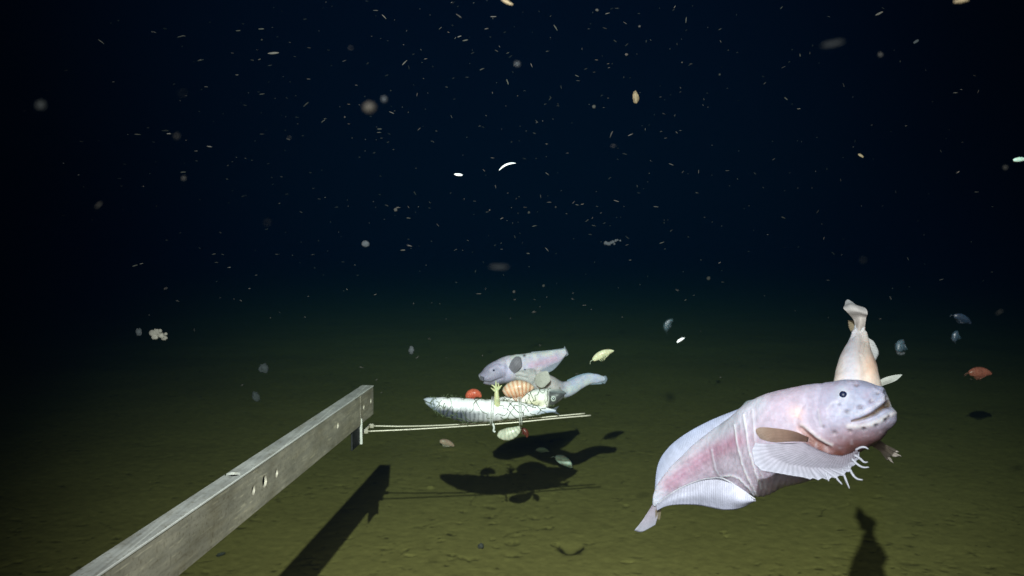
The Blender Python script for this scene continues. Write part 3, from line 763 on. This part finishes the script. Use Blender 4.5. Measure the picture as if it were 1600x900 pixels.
    C = mixc(C, (.66, .70, .82), g(seg_dist(x, y, [(885, 612), (905, 602), (920, 596)])[0], 6) * .6)
    C *= 1.4 * (1 + .2 * vnoise(x * .2, y * .2, 6))[..., None]
    root = thing('snailfish', L.c.mean(0), 'pale grey snailfish with its head behind the striped amphipod and tail trailing right', 'fish')
    L.mesh('body', M_skin, root, np.clip(C, 0, 1))
    add_eye(root, L, 820, 577.5, 1.5, True, 1.35)
    patch('pectoral_fin', [[(835, 588, 2.075), (836, 592, 2.072), (835, 596, 2.075)], [(845, 582, 2.066), (847, 593, 2.058), (840, 603, 2.064)], [(854, 579.5, 2.06), (857, 593, 2.05), (846, 606, 2.056)], [(857, 583, 2.056), (860, 594, 2.046), (850, 605, 2.05)]], M_lobe, root, 40, 18, .0025, 14, .0004, ((.85, .82, .74), (1.0, .97, .88)))
    patch('dorsal_fin', [[(944, 590, D + .02), (922, 586, D + .01), (905, 590, D), (888, 597, D - .01)], [(943, 588, D + .02), (922, 583, D + .01), (904, 586, D), (886, 594, D - .01)]], M_fin, root, 50, 8, .0015, 20, .0002, ((.48, .6, .76), (.5, .66, .85)))
    patch('anal_fin', [[(940, 597, D + .02), (917, 599, D + .01), (902, 608, D), (888, 616, D - .01)], [(941, 600, D + .02), (918, 602, D + .01), (903, 611, D), (886, 619, D - .01)]], M_fin, root, 50, 8, .0015, 20, .0002, ((.5, .6, .74), (.5, .62, .78)))
    patch('tail_fin', [[(938, 588, D + .018), (938, 592, D + .018), (937, 597, D + .018)], [(947, 587, D + .025), (949, 593, D + .025), (945, 600, D + .025)]], M_fin, root, 20, 10, .0018, 7, .0002, ((.5, .58, .7), (.42, .5, .62)))
feeding_snailfish()

# ------------------------------------------------------------------ bait: two mackerel, net, cords
def mackerel():
    st = [(868, 642, 1.955, 1.5, 1.5, 1.5), (855, 641.5, 1.95, 4.5, 4, 3), (836, 641, 1.945, 8, 8, 6), (812, 640.5, 1.94, 12, 12.5, 10), (784, 640.5, 1.94, 15, 16.5, 13), (755, 640.5, 1.94, 16.5, 19, 15), (728, 640, 1.945, 17.5, 19, 15.5),
          (706, 637.5, 1.95, 16.5, 16, 14), (688, 633, 1.955, 12.5, 12.5, 11), (675, 629, 1.96, 8.5, 8.5, 8), (666, 625.5, 1.965, 4.5, 4, 4.5), (662.5, 624, 1.966, 1, 1, 1)]
    A = Loft(st, 200, 80, .97, upsign=-1)
    x, y, z = A.px()
    amt = 1.0 * vnoise(x * .12, y * .12, 3) - 1.3 * g(seg_dist(x, y, [(662, 626), (670, 630), (678, 632)])[0], 1.0) - .9 * g(seg_dist(x, y, [(700, 621), (704, 633), (698, 648)])[0], 1.5)
    A.push(amt * z / F)
    C = np.zeros(x.shape + (3,)) + np.array((.97, .95, .99))
    low = np.clip((y - (629 + .10 * (x - 663) + 5 * vnoise(x * .08, y * .08, 2))) / 10, 0, 1)
    low = low * np.clip((800 - x) / 80, .12, 1)
    C = mixc(C, (.03, .042, .065), low * .94)
    st_ = (np.sin(x * .9 + 4 * vnoise(x * .1, y * .1, 5)) > .45) * low
    C = mixc(C, (.012, .015, .02), st_ * .7)
    C = mixc(C, (.34, .40, .52), np.clip((690 - x) / 14, 0, 1) * .7)
    C = mixc(C, (.05, .06, .08), g(seg_dist(x, y, [(662, 626), (670, 630), (678, 632)])[0], .9) * .8)
    C = mixc(C, (.30, .38, .55), np.clip((x - 825) / 30, 0, 1) * np.clip((y - 639) / 4, 0, 1) * .9)
    r1 = thing('mackerel', A.c.mean(0), 'silvery white bait mackerel lying netted on the rods with its snout to the left', 'fish')
    A.mesh('body', M_scale, r1, np.clip(C * (1 + .2 * vnoise(x * .3, y * .3, 9))[..., None], 0, 1))
    patch('tail_fin', [[(862, 639, 1.953), (863, 642, 1.953), (862, 644, 1.953)], [(874, 634, 1.957), (869, 642, 1.956), (875, 648, 1.957)]], M_lobe, r1, 20, 8, .0015, 8, .0002, ((.2, .22, .26), (.16, .18, .22)))
    st = [(700, 644, 1.995, 1.5, 1.5, 1.5), (715, 643, 1.995, 4, 4, 3), (740, 641, 1.99, 8, 8, 6), (770, 638, 1.985, 13, 13, 10), (800, 633, 1.98, 16, 16, 13), (826, 628, 1.975, 18, 18, 15), (846, 624.5, 1.97, 17, 17, 14.5),
          (860, 621, 1.968, 14.5, 14, 13), (872, 617.5, 1.966, 9.5, 9.5, 10), (880, 615.5, 1.965, 5.5, 5.5, 6), (885, 614.5, 1.965, 1.5, 1.5, 1.5)]
    B = Loft(st, 200, 80, .97)
    x, y, z = B.px()
    amt = .9 * vnoise(x * .12, y * .12, 3) + 1.8 * g(seg_dist(x, y, [(852, 611), (858, 622), (855, 634), (844, 640)])[0], 1.8) - 1.6 * g(seg_dist(x, y, [(849, 611), (854, 622), (851, 633)])[0], 1.2) \
        - 1.6 * g(seg_dist(x, y, [(887, 616), (878, 621), (872, 627)])[0], 1.0)
    B.push(amt * z / F)
    C = np.zeros(x.shape + (3,)) + np.array((.86, .84, .82))
    C = mixc(C, (.92, .93, .9), np.clip((618 - y) / 5, 0, 1))
    C = mixc(C, (.52, .48, .26), g(np.hypot((x - 836) / 1.9, y - 630), 10) * .8)
    C = mixc(C, (.006, .010, .013), np.clip((x - 854) / 5, 0, 1) * np.clip((y - 608 + .0 * x) / 4, 0, 1) * .93)
    C = mixc(C, (.22, .25, .26), g(seg_dist(x, y, [(862, 611), (874, 612), (884, 613)])[0], 1.8) * .8)
    C = mixc(C, (.10, .10, .09), g(seg_dist(x, y, [(856, 638), (870, 630), (878, 623)])[0], 4) * .6)
    r2 = thing('mackerel', B.c.mean(0), 'second bait mackerel, its dark head with a big round eye to the right', 'fish')
    B.mesh('body', M_scale, r2, np.clip(C * (1 + .2 * vnoise(x * .3, y * .3, 9))[..., None], 0, 1))
    patch('tail_fin', [[(704, 642, 1.995), (704, 644, 1.995), (704, 646, 1.995)], [(694, 638, 1.996), (698, 644, 1.996), (694, 650, 1.996)]], M_lobe, r2, 20, 8, .0015, 8, .0002, ((.2, .22, .26), (.16, .18, .22)))
    p, n, i = B.find(864.5, 622.5, True)
    V, f = sphere_geo(p - n * .003, .0068, axis=n, flat=.8); e = mesh_obj('eye', V, f, plain('mackerel_iris', (.62, .66, .62), .25, .2, .1, 200, 0), r2)
    V, f = sphere_geo(p + n * .0006, .0036, axis=n, flat=.7); pu = mesh_obj('pupil', V, f, plain('mackerel_pupil', (.12, .14, .14), .1, 0, .1, 200, 0))
    pu.parent = e; pu.location = pu.location - Vector(r2['org']); del pu['org']
    # net
    geos = []
    NA, NB = A.normals(), B.normals()
    def run(L, us, as_, off, r):
        pts = []
        for u, a in zip(us, as_):
            p = L.at(u, a); k = np.clip(int(u * (L.N - 1)), 0, L.N - 1)
            pts.append(p + norm(p - L.c[k]) * off)
        geos.append(tube_geo(pts, r, 5))
    for L, u0, u1, n in ((A, .10, .93, 15), (B, .30, .72, 7)):
        span = u1 - u0
        for k in range(n + 6):
            for s in (1, -1):
                c0 = u0 - .18 + (k + .3 * rng.random()) * (span + .2) / (n + 4)
                us = np.linspace(c0, c0 + .30, 70); a = np.linspace(-.6, 2 * np.pi - .6, 70)[::s]
                us = us + .010 * np.sin(a * 3 + k * 2.1) + .005 * np.sin(a * 7 + k); a = a + .35 * np.sin(us * 60 + k)
                ok = (us > u0) & (us < u1)
                U_, A_ = us[ok], a[ok]; i0 = 0
                while i0 < len(U_) - 6:                            # broken, slack meshes
                    n_ = int(8 + 16 * rng.random())
                    if rng.random() < .68: run(L, U_[i0:i0 + n_], A_[i0:i0 + n_] + rng.normal() * .05, .0006, .00045 + .0006 * rng.random())
                    i0 += n_
    for _ in range(50):                                       # loose ends
        L = A if rng.random() < .7 else B
        u = .15 + .75 * rng.random(); a = rng.choice([.15, -.2, 3.0, 3.3]) + rng.normal() * .3
        p = L.at(u, a); k = int(u * (L.N - 1)); d = norm(p - L.c[k] + rng.normal(size=3) * .01); e = norm(rng.normal(size=3)); ln = .002 + .005 * rng.random()
        q = np.linspace(0, 1, 7)[:, None]
        geos.append(tube_geo(p + d * q * ln + e * ln * .7 * q ** 2, .00065, 4))
    V, f = join(geos)
    tag(mesh_obj('bait_net', V, f, plain('net_cord', (.085, .11, .05), .8, 0, .5, 300, 0)), 'thin dark green netting wrapped around the two mackerel', 'net')
    # pale cords that lash the fish to the rods
    M_cord = plain('pale_cord', (.62, .63, .60), .7, 0, .2, 300, .2)
    for (x0, lean, lab) in ((769, 3, 'pale cord lashing the bait to the rods left of the striped amphipod'), (813, -2, 'pale cord lashing the bait to the rods below the striped amphipod')):
        geos = []
        for off in (-1.6, 1.4):
            pts = []
            for a in np.linspace(0, 2 * np.pi, 40):
                pts.append(P(x0 + off + lean * math.cos(a) * .5, 641 - 24 * math.cos(a) + (3 if math.cos(a) > 0 else 0), 1.962 - .048 * math.sin(a)))
            geos.append(tube_geo(pts, .0014, 6, False))
        q = np.array([(x0 + 1, 662, 1.93), (x0 + 3, 668, 1.928), (x0 + 2, 673, 1.93), (x0 + 5, 675, 1.93)])
        if x0 < 800:
            geos.append(tube_geo([P(*v) for v in catmull(q, np.linspace(0, 3, 14))], .0022, 6))
        V, f = join(geos); tag(mesh_obj('cord_lashing', V, f, M_cord), lab, 'cord', 'cords tying the bait')
    return A, B
mackerel()

# ------------------------------------------------------------------ amphipods
def amphipod(px, py, D, length, ang, colA, colB, label, hgt=.34, curl=.8, flip=1, yaw=0.0, stripes=0.0, legs=True, ant=True, seg=9, mat=None, wdt=.7, group='amphipods', name='amphipod'):
    """length in px; ang in degrees, picture plane; back is up when flip = 1"""
    ln = length * D / F
    N, M = 90, 28
    s = np.linspace(0, 1, N)
    th = curl * (s - .5) * 2
    if abs(curl) < 1e-3: xs = s - .5; zs = np.zeros(N); 
    else:
        xs = np.sin(th) / (2 * math.sin(min(abs(curl), math.pi / 2))) ; zs = (np.cos(th) - 1) / (2 * math.sin(min(abs(curl), math.pi / 2)))
    c = np.stack([xs, np.zeros(N), zs - zs.mean()], 1)
    T = norm(np.gradient(c, axis=0)); U = np.stack([-T[:, 2], np.zeros(N), T[:, 0]], 1); S = np.array([0, 1.0, 0])
    prof = hgt * .5 * np.clip(np.sin(np.pi * np.clip(s * .93 + .06, 0, 1)) ** .62 * (1 - .25 * s), .03, 1)
    prof[-1] *= .3; prof[0] *= .4
    saw = 1 + .07 * ((s * seg) % 1)
    a = np.linspace(0, 2 * np.pi, M, endpoint=False)
    h = (prof * saw)[:, None]
    G = c[:, None] + U[:, None] * (h * np.cos(a)[None] * np.where(np.cos(a) < 0, 1.1, .9)[None])[..., None] + S * (h * wdt * np.sin(a)[None])[..., None]
    idx = np.arange(N * M).reshape(N, M)
    f = np.stack([idx[:-1], np.roll(idx[:-1], -1, 1), np.roll(idx[1:], -1, 1), idx[1:]], -1).reshape(-1, 4).tolist()
    f += [idx[0][::-1].tolist(), idx[-1].tolist()]
    band = (.5 + .5 * np.cos(s * seg * 2 * np.pi))[:, None, None] ** 1.5 * stripes
    grad = np.clip(-np.cos(a) * .5 + .4, 0, 1)[None, :, None] * np.ones((N, 1, 1))
    mixv = np.clip(band + grad * (.4 if stripes else .8), 0, 1)
    C = np.array(colA) * (1 - mixv) + np.array(colB) * mixv
    C = C * (1 + .35 * vnoise(G[..., 0] * 9 + px, G[..., 2] * 9 + G[..., 1] * 5, 14))[..., None]
    geos = [(G.reshape(-1, 3), f)]; cols = [C.reshape(-1, 3)]
    def add(pts, r, col):
        v, ff = tube_geo(pts, r, 5); geos.append((v, ff)); cols.append(np.zeros((len(v), 3)) + np.array(col))
    if legs:
        for k in range(6):
            t = int((.22 + .11 * k) * N); b = c[t] - U[t] * prof[t] * .8
            for sd in (-1, 1):
                lean = (.5 - k / 5) * .12 - .03
                q = np.array([b + S * sd * prof[t] * .3, b - U[t] * hgt * .22 + T[t] * lean + S * sd * prof[t] * .5, b - U[t] * hgt * (.38 + .12 * rng.random()) + T[t] * lean * 2.2 + S * sd * prof[t] * .35])
                add(catmull(q, np.linspace(0, 2, 7)), np.linspace(.022, .006, 7), colB)
    if ant:
        for sd in (-1, 1):
            b = c[2]; q = np.array([b, b - T[2] * .12 + U[2] * .03 + S * sd * .05, b - T[2] * .24 - U[2] * (.02 + .05 * (sd > 0)) + S * sd * .08])
            add(catmull(q, np.linspace(0, 2, 8)), np.linspace(.013, .004, 8), colA)
    V, ff = join(geos); V = V * ln
    if flip < 0: V = V * np.array([1, 1, -1]); ff = [x[::-1] for x in ff]
    me = bpy.data.meshes.new(name); me.from_pydata(V.tolist(), [], ff); me.update()
    me.polygons.foreach_set('use_smooth', [True] * len(me.polygons))
    at = me.color_attributes.new('Col', 'FLOAT_COLOR', 'POINT'); c4 = np.ones((len(V), 4)); c4[:, :3] = np.vstack(cols); at.data.foreach_set('color', c4.ravel())
    o = link(name, me, mat or M_shell)
    basis = Matrix((RIGHT, FWD, UP)).transposed()
    R = basis @ Euler((0, math.radians(-ang), 0)).to_matrix() @ Euler((0, 0, math.radians(yaw))).to_matrix()
    o.matrix_world = Matrix.Translation(Vector(P(px, py, D))) @ R.to_4x4()
    return tag(o, label, 'amphipod', group)

ORG, PAL = (.60, .27, .14), (.78, .62, .47)
amphipod(810, 607, 1.96, 48, 10, PAL, ORG, 'orange and cream striped amphipod humped on top of the bait', .60, .42, 1, 0, .8, True, False, 8, wdt=.8)
amphipod(740.5, 617, 1.965, 21, 5, (.55, .13, .07), (.40, .07, .04), 'small round red orange amphipod curled on the mackerel back', .80, 1.3, 1, 0, .35, True, True, 6, wdt=.9)
amphipod(797, 676, 2.0, 38, 18, (.62, .62, .50), (.42, .44, .34), 'translucent pale ribbed amphipod hanging under the rods', .56, .7, -1, 0, .8, False, False, 7, wdt=.6)
amphipod(821, 676, 2.0, 16, -60, (.12, .03, .018), (.07, .018, .012), 'small dark red amphipod hanging under the rods beside the ribbed one', .6, .7, 1, 0, .4, True, True, 6)
amphipod(699, 692, 4.3, 25, -22, (.58, .33, .27), (.66, .48, .40), 'pale pink amphipod swimming below the rods left of the bait', .42, .35, 1, 15, .4, True, False, 8)
amphipod(882, 721, 3.78, 31, -32, (.80, .82, .76), (.62, .66, .60), 'smooth white amphipod swimming over the dark shadow of the bait', .50, .45, 1, 0, .12, False, True, 8)
amphipod(848, 703, 4.05, 20, -6, (.44, .46, .34), (.28, .30, .20), 'tiny greenish amphipod with spread legs between the two fish shadows', .40, .6, 1, 0, .6, True, True, 8)
amphipod(942, 553.5, 2.12, 36, 24, (.70, .67, .46), (.58, .54, .32), 'pale yellow amphipod swimming right of the feeding snailfish', .36, .35, 1, 0, .2, True, True, 9)
amphipod(1063.5, 531, .6, 14, 32, (.85, .85, .80), (.75, .75, .7), 'small slim white amphipod in mid water left of the upright tail', .28, .2, 1, 0, 0, False, False, 7)
amphipod(1532, 581.5, 3.05, 36, -2, (.48, .15, .11), (.38, .11, .08), 'reddish pink amphipod at the right edge above the far seabed', .46, .4, 1, 0, .25, True, True, 8)
amphipod(1407, 540, .62, 22, 60, (.03, .05, .06), (.02, .038, .05), 'bluish amphipod in dim water right of the upright tail', .75, .5, 1, 20, .3, True, True, 6)
amphipod(1505, 498, .62, 30, -25, (.010, .018, .030), (.008, .015, .025), 'faint blue long bodied amphipod in the dark above the reddish one', .42, .4, 1, 0, .2, True, True, 7)
amphipod(1493, 525, .62, 17, 75, (.018, .032, .045), (.012, .028, .04), 'faint blue stubby amphipod in the dark just below the long one', .75, .5, 1, 0, .2, True, True, 6)
amphipod(1044, 507, .45, 20, 60, (.022, .04, .045), (.016, .03, .035), 'faint blue grey amphipod in the dark right of the yellow one', .5, .9, 1, 0, .2, True, True, 6)
amphipod(1594, 249, .80, 22, 4, (.45, .62, .50), (.40, .55, .5), 'greenish white amphipod cut off by the right edge high in the water', .36, .2, 1, 0, .1, False, False, 8)
# pale upright one with splayed limbs, beside the striped amphipod
def stalk():
    geos = []
    def limb(pts, r): geos.append(tube_geo([P(*q) for q in catmull(np.array(pts, float), np.linspace(0, len(pts) - 1, 16))], np.interp(np.linspace(0, 1, 16), np.linspace(0, 1, len(r)), r), 10))
    k = 1.93 / F
    limb([(777, 636, 1.93), (776.5, 626, 1.925), (776, 616, 1.922), (776, 609, 1.922)], [5 * k, 4.8 * k, 3.6 * k, 2.6 * k])
    for pts in ([(776, 611, 1.922), (773, 605, 1.92), (768, 601, 1.918)], [(776, 611, 1.922), (775, 602, 1.918), (775, 595, 1.915)], [(776, 611, 1.922), (779, 604, 1.918), (778, 598, 1.914)], [(776, 611, 1.922), (781, 605, 1.92), (784, 602, 1.918)], [(776, 612, 1.922), (771, 609, 1.918), (767, 606, 1.914)]):
        limb(pts, [2.2 * k, 1.5 * k, .5 * k])
    V, f = join(geos)
    tag(mesh_obj('amphipod', V, f, plain('pale_green_shell', (.62, .62, .36), .45, 0, .2, 300, .2, .2)), 'pale green upright amphipod with splayed limbs below the snailfish mouth', 'amphipod', 'amphipods')
stalk()

# ------------------------------------------------------------------ marine snow
M_snow = plain('snow_flake', (.062, .058, .049), .8, 0, .3, 400, .2)
M_snow_dim = plain('snow_dim', (.026, .025, .021), .9, 0, .3, 400, .1)
M_speck = plain('snow_speck', (.034, .032, .027), .9, 0, .3, 400, 0)
M_snow_blue = plain('snow_wisp', (.055, .065, .07), .9, 0, .4, 300, .2, alpha=.4)
M_snow_tan = plain('snow_tan', (.24, .19, .11), .8, 0, .4, 300, .2, alpha=.6)
M_snow_wht = plain('snow_white', (.90, .90, .92), .6, 0, .08, 300, .1)
def blob(seedv, lx, ly, lz, rough=.25, bend=0.0, seg=14, rings=9):
    V, f = sphere_geo(np.zeros(3), .5, seg, rings, axis=(1, 0, 0))
    n = vnoise(V[:, 0] * 5 + seedv * 7.3, V[:, 1] * 5 + V[:, 2] * 3.1, seedv) + .6 * vnoise(V[:, 1] * 11 + seedv, V[:, 2] * 11 + V[:, 0] * 9, seedv + 9)
    V = V * (1 + rough * 2 * n)[:, None]
    V[:, 2] += bend * (V[:, 0] ** 2)
    return V * np.array([lx, ly, lz]), f
def fleck_mesh(name, V, f):
    me = bpy.data.meshes.new(name); me.from_pydata(V.tolist(), [], f); me.update()
    me.polygons.foreach_set('use_smooth', [True] * len(me.polygons)); return me
BASIS = Matrix((RIGHT, FWD, UP)).transposed()
def put(o, x, y, D, ang, scale, yaw=0.0):
    R = BASIS @ Euler((0, math.radians(-ang), 0)).to_matrix() @ Euler((0, 0, yaw)).to_matrix()
    o.matrix_world = Matrix.Translation(Vector(P(x, y, D))) @ R.to_4x4() @ Matrix.Scale(scale, 4)

def special(name, px, py, D, lx, lz, ang, mat, label, cat='particle', rough=.25, bend=0.0, seedv=3, seg=20, rings=14):
    k = D / F
    V, f = blob(seedv, lx * k, lz * k * .7, lz * k, rough, bend, seg, rings)
    o = link(name, fleck_mesh(name, V, f), mat)
    put(o, px, py, D, ang, 1.0)
    return tag(o, label, cat)
special('drifting_worm', 792, 257, 1.5, 28, 2.9, 22, M_snow_wht, 'curved bright white worm like shred drifting in the dark water', 'shred', .12, -5.0, 4)
special('snow_flake', 716.5, 273, 1.5, 13, 4.0, -4, M_snow_wht, 'short bright white flake just left of the curved shred', 'flake', .2, 0, 5)
special('snow_flake', 993, 152, .9, 9, 18, 8, M_snow_tan, 'tan upright oval flake high in the water right of centre', 'flake', .25, 0, 6)
special('snow_clump', 577, 168, .21, 19, 15, 0, M_snow, 'blurred round brownish clump high in the water left of centre', 'clump', .18, 0, 7)
special('snow_clump', 600, 155, .28, 8, 8, 0, M_snow_blue, 'faint blurred bluish clump just right of the brownish one', 'clump', .2, 0, 8)
special('snow_clump', 64, 164, .2, 14, 11, 0, M_snow_blue, 'faint blurred grey blue clump near the left edge', 'clump', .2, 0, 9)
special('snow_clump', 808, 100, .30, 8, 7, 0, M_snow_blue, 'faint blurred small clump high at the centre', 'clump', .2, 0, 10)
special('snow_flake', 780, 417, .22, 26, 6, 0, M_snow_blue, 'blurred flat bluish flake at mid height above the feeding snailfish', 'flake', .15, 0, 11)
special('snow_flake', 1302, 68, .2, 34, 7, 12, M_snow_blue, 'blurred slanted wisp high on the right', 'flake', .15, 0, 12)
special('snow_flake', 792, 3, .5, 20, 6, -30, M_snow_tan, 'tan slanted flake cut by the top edge at the centre', 'flake', .2, 0, 13)
special('snow_flake', 1503, 1, .36, 24, 6, 8, M_snow_tan, 'blurred tan flake cut by the top edge on the right', 'flake', .2, 0, 14)
special('snow_clump', 413, 575, 1.7, 14, 16, 20, M_snow_blue, 'grey translucent clump over the seabed far left of the bait', 'clump', .35, 0, 15)
special('snow_clump', 643, 547, .8, 9, 11, 0, M_snow_blue, 'small grey clump above and left of the feeding snailfish', 'clump', .35, 0, 16)
special('snow_clump', 571, 381, .7, 11, 10, 0, M_snow_blue, 'grey round clump at mid height left of centre', 'clump', .3, 0, 17)
special('snow_clump', 217, 519, 1.0, 8, 11, 0, M_snow_blue, 'small grey clump just left of the lumpy white one', 'clump', .35, 0, 18)
special('snow_clump', 400, 619, 1.9, 11, 14, 20, M_snow_blue, 'faint green grey clump low over the seabed above the beam', 'clump', .35, 0, 19)
special('snow_flake', 1345, 243, 1.0, 9, 4, -35, M_snow_tan, 'tan slanted flake in the black water on the right', 'flake', .25, 0, 20)
special('snow_flake', 1431, 65, .9, 9, 4, 30, M_snow_blue, 'pale bluish flake in the black water high on the right', 'flake', .25, 0, 21)
special('snow_flake', 1374, 21, 1.0, 13, 3, 25, M_snow, 'pale curved flake near the top right beside a small dot', 'flake', .2, -.5, 22)
special('snow_flake', 427, 83, 1.1, 18, 3.4, 4, M_snow, 'pale straight sliver high on the left, largest of those around it', 'flake', .12, 0, 23)
special('snow_flake', 345, 866, 2.83, 14, 5, 20, M_snow_blue, 'pale scrap lying on the seabed beside the beam', 'flake', .35, 0, 24)
special('snow_flake', 751, 853, 2.9, 8, 8, 40, M_snow, 'pale scrap lying on the seabed left of the burrow hole', 'flake', .35, 0, 25)
def lumpy(px, py, D, parts, mat, label, name='snow_clump'):
    geos = []
    for k, (dx, dy, r) in enumerate(parts):
        V, f = blob(30 + k, 2 * r * D / F, 1.6 * r * D / F, 2 * r * D / F, .3, 0, 14, 9)
        w = BASIS @ Vector((dx * D / F, rng.normal() * .3 * r * D / F, -dy * D / F))
        geos.append((V @ np.array(BASIS).T + np.array(w), f))
    V, f = join(geos); tag(mesh_obj(name, V + P(px, py, D), f, mat), label, 'clump')
lumpy(248, 523, 1.0, [(-8, -2, 5.5), (-3, -4, 5), (-5, 3, 5), (2, 0, 5), (6, 2, 4), (9, 5, 4.5), (11, -1, 2.5), (3, -6, 3)], plain('snow_gauze', (.26, .25, .21), .9, 0, .4, 90, .3, alpha=.45), 'lumpy whitish clump drifting on the left above the seabed')
lumpy(958, 379, .9, [(-11, 1, 3), (-7, 2, 3), (-3, 0, 2.5), (0, -1, 2.6), (4, -3, 2.2), (7, -4, 1.6), (2, 2, 1.6), (11, -3, 1.4)], M_snow_blue, 'stringy grey clump at mid height right of centre')
lumpy(1408, 552, .61, [(-4, 0, 2), (0, 1, 2), (4, 0, 2)], M_snow_blue, 'small faint scrap under the bluish amphipod')

def density(x, y):
    d = math.exp(-((x - 780) / 430) ** 2) * (1.0 if y < 330 else math.exp(-(y - 330) / 170)) + .10
    if y > 500: d *= .35
    return d
variants = []
for k in range(8):
    if k < 6: V, f = blob(50 + k, 1, .11 + .028 * k, .10 + .028 * k, .22, rng.normal() * .25, 8, 7)
    else: V, f = blob(50 + k, .62, .5, .55, .35, 0, 8, 6)
    me = fleck_mesh('marine_snow_fleck', V, f); me.materials.append(M_snow if k % 3 else M_snow_dim); variants.append(me)
KNOWN = [(429,82,4),(409,62,6),(372,48,3),(405,93,3),(394,94,-20),(370,117,-8),(177,128,0),(240,50,-15),(158,65,-35),(282,57,20),(313,94,15),(287,56,0),(103,110,0),(215,210,0),(264,209,0),(258,204,0),(240,222,-4),
         (127,221,-10),(286,269,5),(505,189,25),(478,163,45),(448,153,-40),(409,147,3),(306,236,0),(327,229,-10),(718,57,25),(727,63,10),(600,26,-45),(632,98,45),(688,44,40),(665,92,10),(717,25,-30),(771,26,0),(760,45,0),(868,43,-60),
         (945,44,0),(933,16,40),(964,13,0),(855,80,0),(753,108,30),(793,128,-70),(903,126,0),(612,176,-25),(592,207,0),(854,225,-5),(1049,257,-20),(955,210,70),(928,167,-10),(910,319,10),(821,324,12),(618,328,-8),(622,324,0),
         (835,353,12),(640,384,-15),(825,396,-10),(629,391,0),(338,410,0),(334,397,8),(211,415,20),(221,412,15),(277,470,-25),(400,430,8),(748,459,0),(803,456,0),(835,468,-15),(1025,323,-8),(858,316,0),(963,314,-20),
         (1250,86,80),(1297,69,85),(1295,26,0),(1221,12,45),(1072,31,80),(1224,105,25),(1228,154,-50),(1497,269,30),(1504,222,0),(1483,203,0),(1493,145,0),(1502,140,0),(1248,170,0),(1294,438,0),(1526,300,0),(1550,425,0),(1315,398,0),(1170,393,0),(1107,435,-10),(1224,340,-20),(1284,350,0),(1234,270,0)]
pts = [(x, y, a, True) for x, y, a in KNOWN]
while len(pts) < 200:
    x, y = rng.random() * 1600, rng.random() * 600
    if rng.random() > density(x, y): continue
    a = rng.normal() * 14 if x < 620 else (rng.normal() * 40 if x < 1150 else 90 + rng.normal() * 50)
    pts.append((x, y, a, False))
for i, (x, y, a, kn) in enumerate(pts):
    D = (.7 + 1.5 * rng.random()) if y < 470 else .5 + .35 * rng.random()
    o = bpy.data.objects.new('marine_snow_fleck', variants[int(rng.choice([0, 1, 2, 3, 4, 5, 0, 1, 2, 3, 6]))]); COL.objects.link(o)
    size = (4 + 7.5 * rng.random()) if kn else 2.4 + 6.5 * rng.random() ** 2
    if x > 1150: size *= .62
    put(o, x, y, D, a, size * D / F, rng.normal() * .4)
    tag(o, 'small pale fleck of marine snow drifting in the dark water', 'marine snow', 'small flecks of marine snow')
M_soft = plain('snow_soft', (.10, .10, .09), .9, 0, .3, 300, .2, alpha=.25)
for k in range(12):
    x, y = rng.random() * 1600, rng.random() * 520
    D = .16 + .16 * rng.random()
    o = bpy.data.objects.new('marine_snow_puff', variants[5 + k % 3].copy()); COL.objects.link(o); o.data.materials.clear(); o.data.materials.append(M_soft)
    put(o, x, y, D, rng.normal() * 40, (4 + 8 * rng.random()) * D / F, 0)
    tag(o, 'soft out of focus puff of marine snow close to the lens', 'marine snow', 'soft blurred puffs of marine snow')
def snow_stuff():
    geos = []
    V0, f0 = sphere_geo(np.zeros(3), .5, 5, 4, axis=(1, 0, 0))
    n = 0
    while n < 520:
        x, y = rng.random() * 1700 - 50, rng.random() * 640 - 20
        if rng.random() > density(x, y): continue
        D = (.8 + 2.6 * rng.random()) if y < 450 else .5 + .5 * rng.random()
        k = D / F
        a = rng.normal() * .25 if x < 620 else rng.normal() * .9
        l = (1.2 + 6 * rng.random() ** 2.5) * k; w = (.7 + .5 * rng.random()) * k
        V = V0 * np.array([l, w, w]); ca, sa = math.cos(a), math.sin(a)
        V = np.stack([V[:, 0] * ca - V[:, 2] * sa, V[:, 1], V[:, 0] * sa + V[:, 2] * ca], 1) @ np.array(BASIS).T + P(x, y, D)
        geos.append((V, f0)); n += 1
    V, f = join(geos)
    tag(mesh_obj('marine_snow', V, f, M_speck), 'fine specks of marine snow scattered through the dark water', 'marine snow', None, 'stuff')
snow_stuff()
for o in list(bpy.data.objects):
    if 'org' in o: del o['org']
